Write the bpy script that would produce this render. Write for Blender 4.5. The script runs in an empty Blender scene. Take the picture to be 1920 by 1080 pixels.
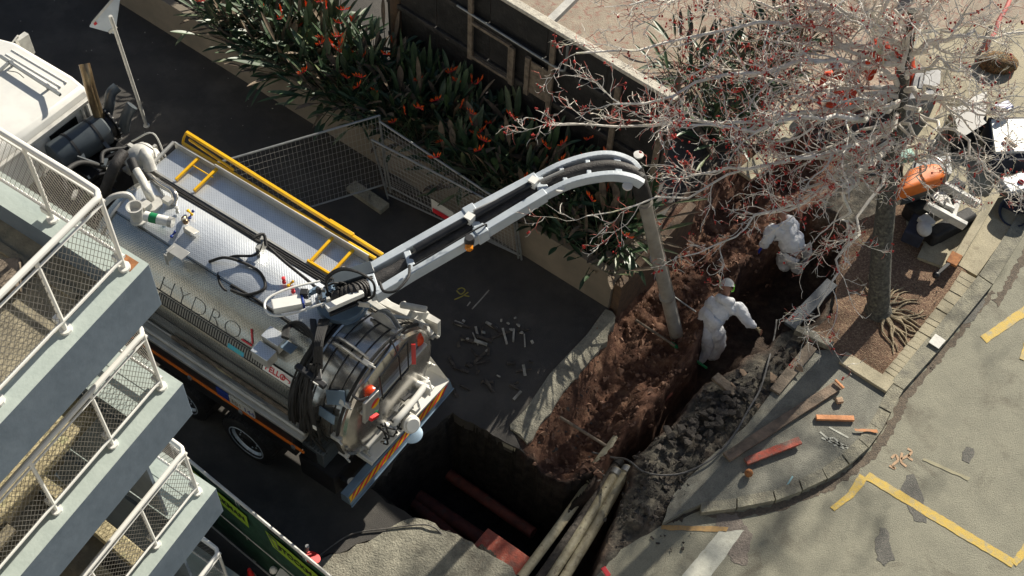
import bpy, bmesh, math, random
import numpy as np
from mathutils import Vector, Matrix, noise
sc = bpy.context.scene
R_ = math.radians
PI = math.pi
# ---------------------------------------------------------------- camera
FPX = 2300.0
CAMH = 17.0
dn = Vector((850 - 960, -(2250 - 540), -FPX)).normalized()      # straight down, in camera space
zc = -dn
fw = Vector((0, 0, -1))
yc = (fw - fw.dot(zc) * zc).normalized()
xc = yc.cross(zc)
ROT = Matrix((xc, yc, zc))                                       # world = ROT @ camera
cd = bpy.data.cameras.new('camera')
cd.sensor_width = 36
cd.lens = FPX / 1920 * 36
cd.clip_start = 0.05
cd.clip_end = 500
cam = bpy.data.objects.new('camera', cd)
sc.collection.objects.link(cam)
cam.matrix_world = Matrix.Translation((0, 0, CAMH)) @ ROT.to_4x4()
sc.camera = cam
# ---------------------------------------------------------------- sky and sun
SUN_EL, SUN_AZ = 28.0, 32.5
w = bpy.data.worlds.new('World')
sc.world = w
w.use_nodes = True
nt = w.node_tree
sky = nt.nodes.new('ShaderNodeTexSky')
sky.sky_type = 'NISHITA'
sky.sun_disc = False
sky.sun_elevation = R_(SUN_EL)
sky.sun_rotation = R_(SUN_AZ)
bg = nt.nodes['Background']
nt.links.new(sky.outputs[0], bg.inputs[0])
bg.inputs[1].default_value = 0.05
sl = bpy.data.lights.new('sun', 'SUN')
sl.energy = 5.0
sl.angle = R_(0.5)
sl.color = (1.0, 0.93, 0.8)
sun = bpy.data.objects.new('sun', sl)
sc.collection.objects.link(sun)
sdir = Vector((math.sin(R_(SUN_AZ)) * math.cos(R_(SUN_EL)), math.cos(R_(SUN_AZ)) * math.cos(R_(SUN_EL)), math.sin(R_(SUN_EL))))
sun.rotation_euler = sdir.to_track_quat('Z', 'Y').to_euler()
sun.location = sdir * 40
sc.view_settings.view_transform = 'Standard'
sc.view_settings.look = 'None'
sc.view_settings.exposure = 0.7
sc.view_settings.gamma = 1
# ---------------------------------------------------------------- helpers


def U(px, py, z=0.0):
    """ground plan survey: the point at height z seen at that place of the photograph"""
    r = ROT @ Vector(((px - 960) / FPX, (540 - py) / FPX, -1))
    t = (CAMH - z) / -r.z
    return Vector((r.x * t, r.y * t, z))


def NN(nt, t, **k):
    n = nt.nodes.new(t)
    for a, b in k.items():
        setattr(n, a, b)
    return n


def mat(name, col, col2=None, scale=6.0, rough=0.7, metal=0.0, bump=0.0, bscale=40.0, detail=6.0, contrast=(0.35, 0.65), extra=None, spec=0.5, col3=None, s3=1.0, c3=(0.55, 0.7), rvar=0.0, dist=0.02):
    m = bpy.data.materials.new(name)
    m.use_nodes = True
    nt = m.node_tree
    b = nt.nodes['Principled BSDF']
    b.inputs['Roughness'].default_value = rough
    b.inputs['Metallic'].default_value = metal
    b.inputs['Specular IOR Level'].default_value = spec
    tc = NN(nt, 'ShaderNodeTexCoord')
    out = None
    if col2 is None:
        col2 = tuple(c * 0.82 for c in col)
    n = NN(nt, 'ShaderNodeTexNoise')
    n.inputs['Scale'].default_value = scale
    n.inputs['Detail'].default_value = detail
    n.inputs['Roughness'].default_value = 0.62
    nt.links.new(tc.outputs['Object'], n.inputs['Vector'])
    r = NN(nt, 'ShaderNodeValToRGB')
    r.color_ramp.elements[0].position = contrast[0]
    r.color_ramp.elements[1].position = contrast[1]
    r.color_ramp.elements[0].color = (*col2, 1)
    r.color_ramp.elements[1].color = (*col, 1)
    nt.links.new(n.outputs[0], r.inputs[0])
    out = r.outputs[0]
    if col3 is not None:
        n3 = NN(nt, 'ShaderNodeTexNoise')
        n3.inputs['Scale'].default_value = s3
        n3.inputs['Detail'].default_value = 8
        n3.inputs['Roughness'].default_value = 0.7
        nt.links.new(tc.outputs['Object'], n3.inputs['Vector'])
        r3 = NN(nt, 'ShaderNodeValToRGB')
        r3.color_ramp.elements[0].position = c3[0]
        r3.color_ramp.elements[1].position = c3[1]
        nt.links.new(n3.outputs[0], r3.inputs[0])
        mx = NN(nt, 'ShaderNodeMixRGB')
        nt.links.new(r3.outputs[0], mx.inputs[0])
        nt.links.new(out, mx.inputs[1])
        mx.inputs[2].default_value = (*col3, 1)
        out = mx.outputs[0]
    nt.links.new(out, b.inputs['Base Color'])
    if bump:
        nb = NN(nt, 'ShaderNodeTexNoise')
        nb.inputs['Scale'].default_value = bscale
        nb.inputs['Detail'].default_value = 5
        nt.links.new(tc.outputs['Object'], nb.inputs['Vector'])
        bp = NN(nt, 'ShaderNodeBump')
        bp.inputs['Strength'].default_value = bump
        bp.inputs['Distance'].default_value = dist
        nt.links.new(nb.outputs[0], bp.inputs['Height'])
        nt.links.new(bp.outputs[0], b.inputs['Normal'])
    if rvar:
        mr = NN(nt, 'ShaderNodeMapRange')
        mr.inputs[3].default_value = max(0.05, rough - rvar)
        mr.inputs[4].default_value = min(1, rough + rvar)
        nt.links.new(n.outputs[0], mr.inputs[0])
        nt.links.new(mr.outputs[0], b.inputs['Roughness'])
    if extra:
        extra(nt, b, tc, out)
    return m


def tag(o, label=None, cat=None, group=None, kind=None):
    if label: o['label'] = label
    if cat: o['category'] = cat
    if group: o['group'] = group
    if kind: o['kind'] = kind
    return o


def empty(name, label, cat, loc=(0, 0, 0), rz=0.0, group=None):
    o = bpy.data.objects.new(name, None)
    o.empty_display_size = 0.2
    sc.collection.objects.link(o)
    o.location = loc
    o.rotation_euler = (0, 0, rz)
    return tag(o, label, cat, group)


class MB:
    def __init__(s):
        s.v = []
        s.f = []
        s.m = []

    def add(s, vs, fs, m=0):
        k = len(s.v)
        s.v += [tuple(v) for v in vs]
        s.f += [tuple(i + k for i in f) for f in fs]
        s.m += [m] * len(fs)

    def box(s, c, d, rot=None, m=0):
        c = Vector(c)
        vs = []
        for z in (-.5, .5):
            for y in (-.5, .5):
                for x in (-.5, .5):
                    v = Vector((x * d[0], y * d[1], z * d[2]))
                    if rot is not None:
                        v = rot @ v
                    vs.append(c + v)
        s.add(vs, [(0, 2, 3, 1), (4, 5, 7, 6), (0, 1, 5, 4), (2, 6, 7, 3), (0, 4, 6, 2), (1, 3, 7, 5)], m)
        return s

    def box2(s, a, b, m=0):
        return s.box([(a[i] + b[i]) / 2 for i in range(3)], [abs(b[i] - a[i]) for i in range(3)], None, m)

    def beam(s, a, b, wd, h, up=(0, 0, 1), m=0):
        a, b = Vector(a), Vector(b)
        x = (b - a)
        L = x.length
        x.normalize()
        y = Vector(up).cross(x)
        if y.length < 1e-4:
            y = Vector((0, 1, 0)).cross(x)
        y.normalize()
        z = x.cross(y)
        rot = Matrix((x, y, z)).transposed()
        return s.box((a + b) / 2, (L, wd, h), rot, m)

    def tube(s, pts, r, n=8, m=0, cap=True):
        pts = [Vector(p) for p in pts]
        k = len(pts)
        rs = r if isinstance(r, (list, tuple)) else [r] * k
        d0 = (pts[1] - pts[0]).normalized()
        ref = Vector((0, 0, 1)) if abs(d0.z) < 0.9 else Vector((1, 0, 0))
        u = d0.cross(ref).normalized()
        vs = []
        for i in range(k):
            if i == 0: d = pts[1] - pts[0]
            elif i == k - 1: d = pts[-1] - pts[-2]
            else: d = (pts[i + 1] - pts[i - 1])
            if d.length < 1e-6: d = d0.copy()
            d.normalize()
            u = u - u.dot(d) * d
            if u.length < 1e-5:
                u = d.cross(Vector((0.3, 0.5, 0.8)))
            u.normalize()
            v = d.cross(u)
            for j in range(n):
                a = 2 * PI * j / n
                vs.append(pts[i] + (u * math.cos(a) + v * math.sin(a)) * rs[i])
        fs = []
        for i in range(k - 1):
            for j in range(n):
                j2 = (j + 1) % n
                fs.append((i * n + j, i * n + j2, (i + 1) * n + j2, (i + 1) * n + j))
        if cap:
            fs.append(tuple(range(n - 1, -1, -1)))
            fs.append(tuple((k - 1) * n + j for j in range(n)))
        s.add(vs, fs, m)
        return s

    def lathe(s, a, b, prof, n=24, m=0):
        """prof: (t along a->b in metres, radius)"""
        a, b = Vector(a), Vector(b)
        d = (b - a).normalized()
        ref = Vector((0, 0, 1)) if abs(d.z) < 0.9 else Vector((1, 0, 0))
        u = d.cross(ref).normalized(); v = d.cross(u)
        vs = []
        for tt, r in prof:
            r = max(r, 1e-4)
            vs += [a + d * tt + (u * math.cos(2 * PI * j / n) + v * math.sin(2 * PI * j / n)) * r for j in range(n)]
        k = len(prof)
        fs = [(i * n + j, i * n + (j + 1) % n, (i + 1) * n + (j + 1) % n, (i + 1) * n + j) for i in range(k - 1) for j in range(n)]
        fs.append(tuple(range(n - 1, -1, -1))); fs.append(tuple((k - 1) * n + j for j in range(n)))
        s.add(vs, fs, m)
        return s

    def prism(s, pts, z0, z1, m=0, mside=None):
        n = len(pts)
        a = sum(pts[i][0] * pts[(i + 1) % n][1] - pts[(i + 1) % n][0] * pts[i][1] for i in range(n))
        if a < 0: pts = pts[::-1]
        vs = [(p[0], p[1], z0) for p in pts] + [(p[0], p[1], z1) for p in pts]
        s.add(vs, [tuple(range(n, 2 * n))], m)
        s.add(vs, [tuple(range(n - 1, -1, -1))] + [(i, (i + 1) % n, n + (i + 1) % n, n + i) for i in range(n)], m if mside is None else mside)
        return s

    def poly(s, pts, m=0):
        s.add(pts, [tuple(range(len(pts)))], m)
        return s

    def ball(s, c, r, n=8, m=0, k=6, sq=(1, 1, 1)):
        c = Vector(c)
        vs = [c + Vector((0, 0, r * sq[2]))]
        for i in range(1, k):
            for j in range(n):
                th, ph = PI * i / k, 2 * PI * j / n
                vs.append(c + Vector((math.sin(th) * math.cos(ph) * sq[0], math.sin(th) * math.sin(ph) * sq[1], math.cos(th) * sq[2])) * r)
        vs.append(c - Vector((0, 0, r * sq[2])))
        fs = [(0, 1 + j, 1 + (j + 1) % n) for j in range(n)]
        for i in range(k - 2):
            for j in range(n):
                a, b = 1 + i * n + j, 1 + i * n + (j + 1) % n
                fs.append((a, a + n, b + n, b))
        e = len(vs) - 1
        fs += [(e, 1 + (k - 2) * n + (j + 1) % n, 1 + (k - 2) * n + j) for j in range(n)]
        s.add(vs, fs, m)
        return s

    def build(s, name, mats, parent=None, bevel=0.0, smooth=0.6, label=None, cat=None, group=None, kind=None):
        me = bpy.data.meshes.new(name)
        me.from_pydata(s.v, [], s.f)
        if not isinstance(mats, (list, tuple)): mats = [mats]
        for q in mats: me.materials.append(q)
        me.polygons.foreach_set('material_index', s.m)
        if smooth:
            me.shade_smooth()
            me.set_sharp_from_angle(angle=smooth)
        me.update()
        o = bpy.data.objects.new(name, me)
        sc.collection.objects.link(o)
        if parent: o.parent = parent
        if bevel:
            bv = o.modifiers.new('bevel', 'BEVEL')
            bv.width = bevel
            bv.segments = 2
            bv.limit_method = 'ANGLE'
        return tag(o, label, cat, group, kind)


def curve_pts(pts, sub=6):
    """Catmull-Rom through points"""
    P = [Vector(p) for p in pts]
    P = [2 * P[0] - P[1]] + P + [2 * P[-1] - P[-2]]
    out = []
    for i in range(1, len(P) - 2):
        for k in range(sub):
            t = k / sub
            a, b, c, d = P[i - 1], P[i], P[i + 1], P[i + 2]
            out.append(0.5 * ((2 * b) + (c - a) * t + (2 * a - 5 * b + 4 * c - d) * t * t + (3 * b - a - 3 * c + d) * t ** 3))
    out.append(P[-2])
    return out


def text_mesh(txt, size, ext=0.003, spacing=1.0, xs=1.0, offset=0.0):
    """returns verts, faces of a text lying in XY"""
    cu = bpy.data.curves.new('t', 'FONT')
    cu.body = txt
    cu.size = size
    cu.extrude = ext
    cu.space_character = spacing
    cu.offset = offset
    cu.resolution_u = 3
    o = bpy.data.objects.new('t', cu)
    sc.collection.objects.link(o)
    dg = bpy.context.evaluated_depsgraph_get()
    me = bpy.data.meshes.new_from_object(o.evaluated_get(dg))
    vs = [(v.co.x * xs, v.co.y, v.co.z) for v in me.vertices]
    fs = [tuple(p.vertices) for p in me.polygons]
    bpy.data.objects.remove(o)
    bpy.data.curves.remove(cu)
    bpy.data.meshes.remove(me)
    return vs, fs


def copy_tree(o, parent=None):
    c = o.copy()
    sc.collection.objects.link(c)
    c.parent = parent
    for ch in [x for x in bpy.data.objects if x.parent == o]:
        copy_tree(ch, c)
    return c


def GP(lst, z=0.0):
    return [U(p[0], p[1], z) for p in lst]


random.seed(7)
# ---------------------------------------------------------------- materials
def _flat(nt, b, tc, out): pass


M = {}
M['asph_alley'] = mat('alley_asphalt', (0.06, 0.054, 0.047), (0.036, 0.033, 0.03), 1.3, 0.75, bump=0.5, bscale=90, col3=(0.085, 0.077, 0.066), s3=0.9, c3=(0.5, 0.7))
def _road_extra(nt, b, tc, out):
    # aggregate speckle and greasy stains
    v = NN(nt, 'ShaderNodeTexNoise'); v.inputs['Scale'].default_value = 55; v.inputs['Detail'].default_value = 3
    nt.links.new(tc.outputs['Object'], v.inputs['Vector'])
    r = NN(nt, 'ShaderNodeValToRGB'); r.color_ramp.elements[0].position = 0.3; r.color_ramp.elements[1].position = 0.55
    r.color_ramp.elements[0].color = (0.72, 0.72, 0.72, 1); r.color_ramp.elements[1].color = (1, 1, 1, 1)
    nt.links.new(v.outputs[0], r.inputs[0])
    n2 = NN(nt, 'ShaderNodeTexNoise'); n2.inputs['Scale'].default_value = 1.1; n2.inputs['Detail'].default_value = 7; n2.inputs['Roughness'].default_value = 0.72
    n2.inputs['Distortion'].default_value = 0.6
    nt.links.new(tc.outputs['Object'], n2.inputs['Vector'])
    r2 = NN(nt, 'ShaderNodeValToRGB'); r2.color_ramp.elements[0].position = 0.33; r2.color_ramp.elements[1].position = 0.47
    r2.color_ramp.elements[0].color = (0.66, 0.63, 0.62, 1); r2.color_ramp.elements[1].color = (1, 1, 1, 1)
    nt.links.new(n2.outputs[0], r2.inputs[0])
    m1 = NN(nt, 'ShaderNodeMixRGB', blend_type='MULTIPLY'); m1.inputs[0].default_value = 1
    m2 = NN(nt, 'ShaderNodeMixRGB', blend_type='MULTIPLY'); m2.inputs[0].default_value = 1
    nt.links.new(out, m1.inputs[1]); nt.links.new(r.outputs[0], m1.inputs[2])
    nt.links.new(m1.outputs[0], m2.inputs[1]); nt.links.new(r2.outputs[0], m2.inputs[2])
    nt.links.new(m2.outputs[0], b.inputs['Base Color'])
M['road'] = mat('road_chipseal', (0.29, 0.278, 0.21), (0.235, 0.226, 0.172), 2.5, 0.85, bump=0.6, bscale=70, extra=_road_extra)
M['path'] = mat('footpath_asphalt', (0.25, 0.245, 0.2), (0.17, 0.168, 0.14), 3.0, 0.85, bump=0.7, bscale=60, extra=_road_extra)
M['kerb'] = mat('kerb_concrete', (0.33, 0.31, 0.23), (0.2, 0.19, 0.15), 6, 0.9, bump=0.9, bscale=45, extra=_road_extra)
M['slab'] = mat('broken_concrete', (0.34, 0.32, 0.25), (0.2, 0.19, 0.15), 5, 0.9, bump=1.0, bscale=35, extra=_road_extra)
M['pad'] = mat('tan_concrete', (0.44, 0.39, 0.27), (0.36, 0.32, 0.22), 2.2, 0.85, bump=0.4, bscale=50, extra=_road_extra)
M['yel_paint'] = mat('yellow_paint', (0.6, 0.4, 0.05), (0.48, 0.35, 0.1), 18, 0.7, bump=0.4, bscale=70, col3=(0.33, 0.3, 0.2), s3=6, c3=(0.5, 0.68))
M['wht_paint'] = mat('white_paint_marking', (0.55, 0.55, 0.47), (0.42, 0.42, 0.36), 9, 0.7, bump=0.4, bscale=70, col3=(0.3, 0.29, 0.22), s3=8, c3=(0.56, 0.68))
M['org_paint'] = mat('orange_spray', (0.6, 0.25, 0.1), (0.45, 0.25, 0.14), 20, 0.8)
M['mulch'] = mat('mulch', (0.25, 0.15, 0.095), (0.11, 0.065, 0.042), 26, 0.95, bump=1.0, bscale=60, col3=(0.38, 0.27, 0.17), s3=34, c3=(0.5, 0.62), dist=0.04)
M['planter'] = mat('planter_concrete', (0.24, 0.2, 0.15), (0.17, 0.145, 0.11), 1.4, 0.8, bump=0.25, bscale=30)
M['soil_bed'] = mat('bed_soil', (0.055, 0.04, 0.03), (0.02, 0.016, 0.012), 14, 0.95, bump=1, bscale=30, dist=0.05)
M['blackwood'] = mat('charred_black_boards', (0.028, 0.026, 0.025), (0.01, 0.01, 0.01), 4, 0.6, bump=0.5, bscale=20, col3=(0.06, 0.055, 0.05), s3=3)
M['oldwood'] = mat('weathered_timber', (0.24, 0.19, 0.14), (0.12, 0.095, 0.07), 10, 0.85, bump=0.6, bscale=30)
M['brownpost'] = mat('brown_post_wood', (0.13, 0.08, 0.045), (0.07, 0.045, 0.03), 6, 0.8, bump=0.6, bscale=20)
M['wallcap'] = mat('flaked_white_capping', (0.62, 0.58, 0.48), (0.4, 0.36, 0.3), 12, 0.8, bump=0.6, bscale=40)
M['galv'] = mat('galvanised_steel', (0.36, 0.37, 0.36), (0.26, 0.27, 0.27), 8, 0.45, 0.6)
M['greypvc'] = mat('grey_pipe', (0.3, 0.3, 0.3), (0.2, 0.2, 0.2), 8, 0.6)
M['white'] = mat('white_coated_metal', (0.78, 0.77, 0.72), (0.7, 0.69, 0.65), 3, 0.35)
M['offwhite'] = mat('worn_white_metal', (0.6, 0.59, 0.54), (0.42, 0.41, 0.38), 5, 0.5, bump=0.15, bscale=30)
M['alum'] = mat('brushed_aluminium', (0.52, 0.51, 0.47), (0.4, 0.395, 0.37), 3, 0.38, 0.4, rvar=0.1)
M['steel'] = mat('polished_steel', (0.62, 0.6, 0.56), (0.42, 0.4, 0.37), 2.5, 0.2, 0.85, rvar=0.1, bump=0.1, bscale=6)
M['black'] = mat('black_metal', (0.02, 0.02, 0.022), (0.008, 0.008, 0.009), 6, 0.45)
M['rubber'] = mat('black_rubber', (0.018, 0.017, 0.017), (0.008, 0.008, 0.008), 8, 0.7, bump=0.3, bscale=40)
M['hose'] = mat('ribbed_hose_rubber', (0.045, 0.04, 0.037), (0.02, 0.018, 0.017), 14, 0.6, bump=0.5, bscale=50)
M['yellow'] = mat('yellow_powdercoat', (0.85, 0.5, 0.01), (0.75, 0.4, 0.01), 3, 0.35)
M['orange'] = mat('orange_plastic', (0.8, 0.19, 0.015), (0.65, 0.14, 0.01), 3, 0.55)
M['beacon'] = mat('amber_red_beacon_lens', (0.75, 0.07, 0.015), (0.6, 0.05, 0.01), 4, 0.2)
M['red'] = mat('red_plastic', (0.6, 0.02, 0.02), (0.45, 0.015, 0.015), 5, 0.4)
M['green'] = mat('green_plastic', (0.01, 0.22, 0.08), (0.01, 0.15, 0.05), 5, 0.4)
M['blue'] = mat('blue_panel', (0.02, 0.05, 0.28), (0.02, 0.04, 0.2), 4, 0.4)
M['boom'] = mat('pale_blue_grey_paint', (0.55, 0.6, 0.64), (0.44, 0.49, 0.53), 3, 0.4, bump=0.08, bscale=10)
M['bluegrey'] = mat('blue_grey_steel', (0.2, 0.28, 0.36), (0.13, 0.19, 0.26), 3, 0.4, 0.3)
M['drum'] = mat('slate_grey_drum', (0.075, 0.09, 0.1), (0.055, 0.065, 0.075), 3, 0.35)
M['brass'] = mat('heat_tinted_exhaust', (0.4, 0.3, 0.17), (0.2, 0.13, 0.08), 5, 0.3, 0.8)
M['glass'] = mat('dark_window_glass', (0.01, 0.012, 0.014), (0.006, 0.007, 0.008), 3, 0.08)
M['tower_face'] = mat('slate_blue_painted_concrete', (0.165, 0.21, 0.26), (0.13, 0.17, 0.215), 3, 0.55, bump=0.16, bscale=9, detail=7, col3=(0.185, 0.23, 0.28), s3=4, c3=(0.6, 0.75))
M['tower_top'] = mat('pale_green_painted_concrete', (0.42, 0.475, 0.44), (0.36, 0.415, 0.385), 5, 0.5, bump=0.15, bscale=20, detail=9, col3=(0.3, 0.27, 0.2), s3=6, c3=(0.7, 0.85))
M['deckc'] = mat('khaki_deck_concrete', (0.33, 0.29, 0.2), (0.2, 0.175, 0.125), 5, 0.85, bump=0.5, bscale=30, col3=(0.17, 0.165, 0.12), s3=3)
M['tread'] = mat('pale_lichened_timber', (0.5, 0.43, 0.26), (0.33, 0.28, 0.17), 9, 0.85, bump=0.8, bscale=25, col3=(0.4, 0.42, 0.22), s3=6)
M['rust'] = mat('rust', (0.4, 0.17, 0.06), (0.2, 0.08, 0.03), 14, 0.9)
M['cover'] = mat('white_coverall_fabric', (0.78, 0.79, 0.8), (0.66, 0.67, 0.69), 7, 0.8, bump=1.0, bscale=11, dist=0.05)
M['hivis'] = mat('orange_hi_vis_fabric', (0.85, 0.1, 0.02), (0.6, 0.04, 0.015), 5, 0.7, bump=0.7, bscale=9, dist=0.04)
M['navy'] = mat('navy_fabric', (0.03, 0.035, 0.06), (0.015, 0.018, 0.03), 6, 0.8)
M['skin'] = mat('skin', (0.36, 0.19, 0.13), (0.3, 0.15, 0.1), 6, 0.6)
M['helmet'] = mat('white_helmet', (0.72, 0.71, 0.66), (0.62, 0.61, 0.56), 6, 0.35)
M['glove'] = mat('work_glove', (0.25, 0.2, 0.12), (0.12, 0.1, 0.06), 9, 0.8)
M['blueglove'] = mat('blue_glove', (0.02, 0.06, 0.5), (0.015, 0.04, 0.35), 6, 0.5)
M['rock'] = mat('asphalt_chunk', (0.085, 0.072, 0.06), (0.03, 0.026, 0.023), 9, 0.9, bump=1, bscale=30)
M['brick'] = mat('buff_brick', (0.42, 0.3, 0.2), (0.3, 0.2, 0.13), 9, 0.9, bump=0.8, bscale=30)
M['conduit'] = mat('muddy_cream_conduit', (0.46, 0.42, 0.29), (0.3, 0.26, 0.17), 7, 0.6, bump=0.5, bscale=20, col3=(0.12, 0.09, 0.06), s3=9, c3=(0.56, 0.7))
M['terra'] = mat('red_duct', (0.22, 0.06, 0.04), (0.12, 0.04, 0.03), 6, 0.7, col3=(0.12, 0.08, 0.06), s3=5, bump=0.4)
M['suction'] = mat('grey_suction_tube', (0.42, 0.4, 0.36), (0.3, 0.28, 0.25), 4, 0.4, 0.3, bump=0.1, bscale=12, col3=(0.2, 0.13, 0.09), s3=5, c3=(0.62, 0.8))
M['bark'] = mat('grey_bark', (0.15, 0.145, 0.125), (0.05, 0.05, 0.045), 18, 0.95, bump=1, bscale=30, col3=(0.22, 0.22, 0.16), s3=9, dist=0.04)
M['twig'] = mat('pale_twig_bark', (0.84, 0.8, 0.72), (0.6, 0.56, 0.49), 5, 0.85, bump=0.3, bscale=60, col3=(0.5, 0.5, 0.3), s3=2.2, c3=(0.56, 0.7))
M['redtwig'] = mat('red_young_twig', (0.5, 0.16, 0.12), (0.32, 0.08, 0.06), 9, 0.8)
M['bud'] = mat('red_bud', (0.5, 0.03, 0.02), (0.3, 0.02, 0.015), 9, 0.7)
M['leaf'] = mat('strelitzia_leaf', (0.055, 0.1, 0.04), (0.025, 0.05, 0.025), 4, 0.45)
M['leaf2'] = mat('pale_leaf_edge', (0.16, 0.19, 0.09), (0.08, 0.1, 0.05), 4, 0.5)
M['dead'] = mat('dead_leaf', (0.2, 0.15, 0.1), (0.1, 0.075, 0.05), 9, 0.8)
M['flower'] = mat('orange_flower', (0.85, 0.16, 0.015), (0.7, 0.08, 0.01), 9, 0.6)
M['shade'] = mat('green_shade_cloth', (0.012, 0.06, 0.035), (0.006, 0.035, 0.02), 6, 0.8, bump=0.3, bscale=12)
M['lime'] = mat('lime_banner', (0.28, 0.42, 0.03), (0.2, 0.34, 0.02), 4, 0.6)
M['ink'] = mat('black_lettering', (0.012, 0.012, 0.012), (0.008, 0.008, 0.008), 4, 0.6)
M['greyink'] = mat('dark_grey_lettering', (0.1, 0.1, 0.095), (0.08, 0.08, 0.075), 4, 0.6)
M['redink'] = mat('red_lettering', (0.6, 0.03, 0.04), (0.5, 0.02, 0.03), 4, 0.5)
M['pinkhose'] = mat('faded_red_strap', (0.7, 0.2, 0.17), (0.5, 0.12, 0.1), 8, 0.7)
M['orplank'] = mat('raw_orange_timber', (0.68, 0.3, 0.13), (0.5, 0.22, 0.1), 9, 0.8, bump=0.4)
M['litter'] = mat('pale_litter', (0.4, 0.38, 0.33), (0.2, 0.19, 0.16), 9, 0.8)


def _checker(nt, b, tc, out, bs=0.22):
    # raised tread lozenges
    mp = NN(nt, 'ShaderNodeMapping'); mp.inputs['Rotation'].default_value = (0, 0, R_(45)); mp.inputs['Scale'].default_value = (1, 1, 0.0)
    nt.links.new(tc.outputs['Object'], mp.inputs[0])
    wv = NN(nt, 'ShaderNodeTexVoronoi'); wv.distance = 'CHEBYCHEV'; wv.inputs['Scale'].default_value = 30; wv.inputs['Randomness'].default_value = 0.0
    nt.links.new(mp.outputs[0], wv.inputs['Vector'])
    r = NN(nt, 'ShaderNodeMapRange'); r.inputs[1].default_value = 0.18; r.inputs[2].default_value = 0.36; r.inputs[3].default_value = 1; r.inputs[4].default_value = 0
    nt.links.new(wv.outputs['Distance'], r.inputs[0])
    bp = NN(nt, 'ShaderNodeBump'); bp.inputs['Strength'].default_value = bs; bp.inputs['Distance'].default_value = 0.008
    nt.links.new(r.outputs[0], bp.inputs['Height']); nt.links.new(bp.outputs[0], b.inputs['Normal'])
    mx = NN(nt, 'ShaderNodeMixRGB', blend_type='MULTIPLY'); mx.inputs[0].default_value = 1
    rr = NN(nt, 'ShaderNodeValToRGB'); rr.color_ramp.elements[0].color = (1, 1, 1, 1); rr.color_ramp.elements[1].color = (0.8, 0.8, 0.81, 1)
    nt.links.new(r.outputs[0], rr.inputs[0]); nt.links.new(out, mx.inputs[1]); nt.links.new(rr.outputs[0], mx.inputs[2]); nt.links.new(mx.outputs[0], b.inputs['Base Color'])
M['tread_alu'] = mat('tread_plate_aluminium', (0.7, 0.73, 0.75), (0.56, 0.59, 0.62), 2.0, 0.32, 0.55, extra=_checker)
M['cap_alu'] = mat('tank_cladding_aluminium', (0.6, 0.6, 0.55), (0.46, 0.46, 0.42), 1.6, 0.27, 0.85, extra=lambda a, b, c, d: _checker(a, b, c, d, 0.12))
def _slots(nt, b, tc, out):
    wv = NN(nt, 'ShaderNodeTexWave'); wv.bands_direction = 'X'; wv.inputs['Scale'].default_value = 7
    nt.links.new(tc.outputs['Object'], wv.inputs['Vector'])
    r = NN(nt, 'ShaderNodeValToRGB'); r.color_ramp.interpolation = 'CONSTANT'; r.color_ramp.elements[1].position = 0.45
    r.color_ramp.elements[0].color = (0.015, 0.015, 0.015, 1); r.color_ramp.elements[1].color = (0.3, 0.29, 0.26, 1)
    nt.links.new(wv.outputs[0], r.inputs[0]); nt.links.new(r.outputs[0], b.inputs['Base Color'])
M['slots'] = mat('slotted_aluminium', (0.3, 0.3, 0.3), None, 3, 0.5, 0.4, extra=_slots)
M['rim'] = mat('wheel_rim', (0.8, 0.88, 0.95), (0.5, 0.58, 0.66), 5, 0.25, 0.2)
# ================================================================ SETTING
def xy(lst): return [(p.x, p.y) for p in GP(lst)]


def sdist(px, py, poly):
    """signed distance (positive inside) of arrays to polygon"""
    n = len(poly)
    d = np.full(px.shape, 1e9)
    ins = np.zeros(px.shape, bool)
    for i in range(n):
        ax, ay = poly[i]
        bx, by = poly[(i + 1) % n]
        ex, ey = bx - ax, by - ay
        t = np.clip(((px - ax) * ex + (py - ay) * ey) / (ex * ex + ey * ey + 1e-12), 0, 1)
        d = np.minimum(d, np.hypot(px - ax - t * ex, py - ay - t * ey))
        c = ((ay > py) != (by > py)) & (px < (bx - ax) * (py - ay) / (by - ay + 1e-12) + ax)
        ins ^= c
    return np.where(ins, d, -d)


Z_SLOPE = xy([(1135, 575), (1175, 520), (1215, 470), (1270, 400), (1400, 290), (1500, 225), (1560, 300), (1500, 420), (1420, 500), (1330, 600), (1290, 690), (1200, 790), (1150, 850), (1090, 905), (1030, 905), (985, 880), (1000, 830), (1045, 760), (1090, 690), (1120, 640)])
Z_CHAN = xy([(1530, 380), (1620, 430), (1600, 490), (1540, 590), (1470, 630), (1400, 670), (1330, 720), (1250, 800), (1195, 870), (1165, 960), (1100, 1110), (960, 1110), (1020, 1010), (1080, 930), (1140, 850), (1230, 740), (1290, 660), (1340, 560), (1400, 480), (1480, 420)])
Z_PIT = xy([(690, 915), (770, 830), (850, 775), (900, 800), (985, 850), (1060, 910), (1110, 880), (1060, 980), (985, 1085), (960, 1062), (925, 1040), (870, 1010), (800, 975), (740, 950)])
Z_BANK = xy([(1180, 870), (1240, 810), (1320, 740), (1400, 690), (1480, 640), (1520, 640), (1480, 720), (1440, 790), (1370, 850), (1290, 960), (1220, 1000), (1150, 1010), (1165, 950)])
gx = np.concatenate([[-90, -45, -25, -15, -9, -7], np.arange(-5.5, 9.0, 0.04), [10, 13, 18, 28, 45, 90]])
gy = np.concatenate([[-60, -25, -5, 3], np.arange(5.6, 17.6, 0.04), [19, 22, 27, 38, 60, 110]])
GX, GY = np.meshgrid(gx, gy)


def fbm(x, y, s, o=4):
    return noise.fractal(Vector((x * s, y * s, 3.1)), 0.7, 2.1, o)


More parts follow.
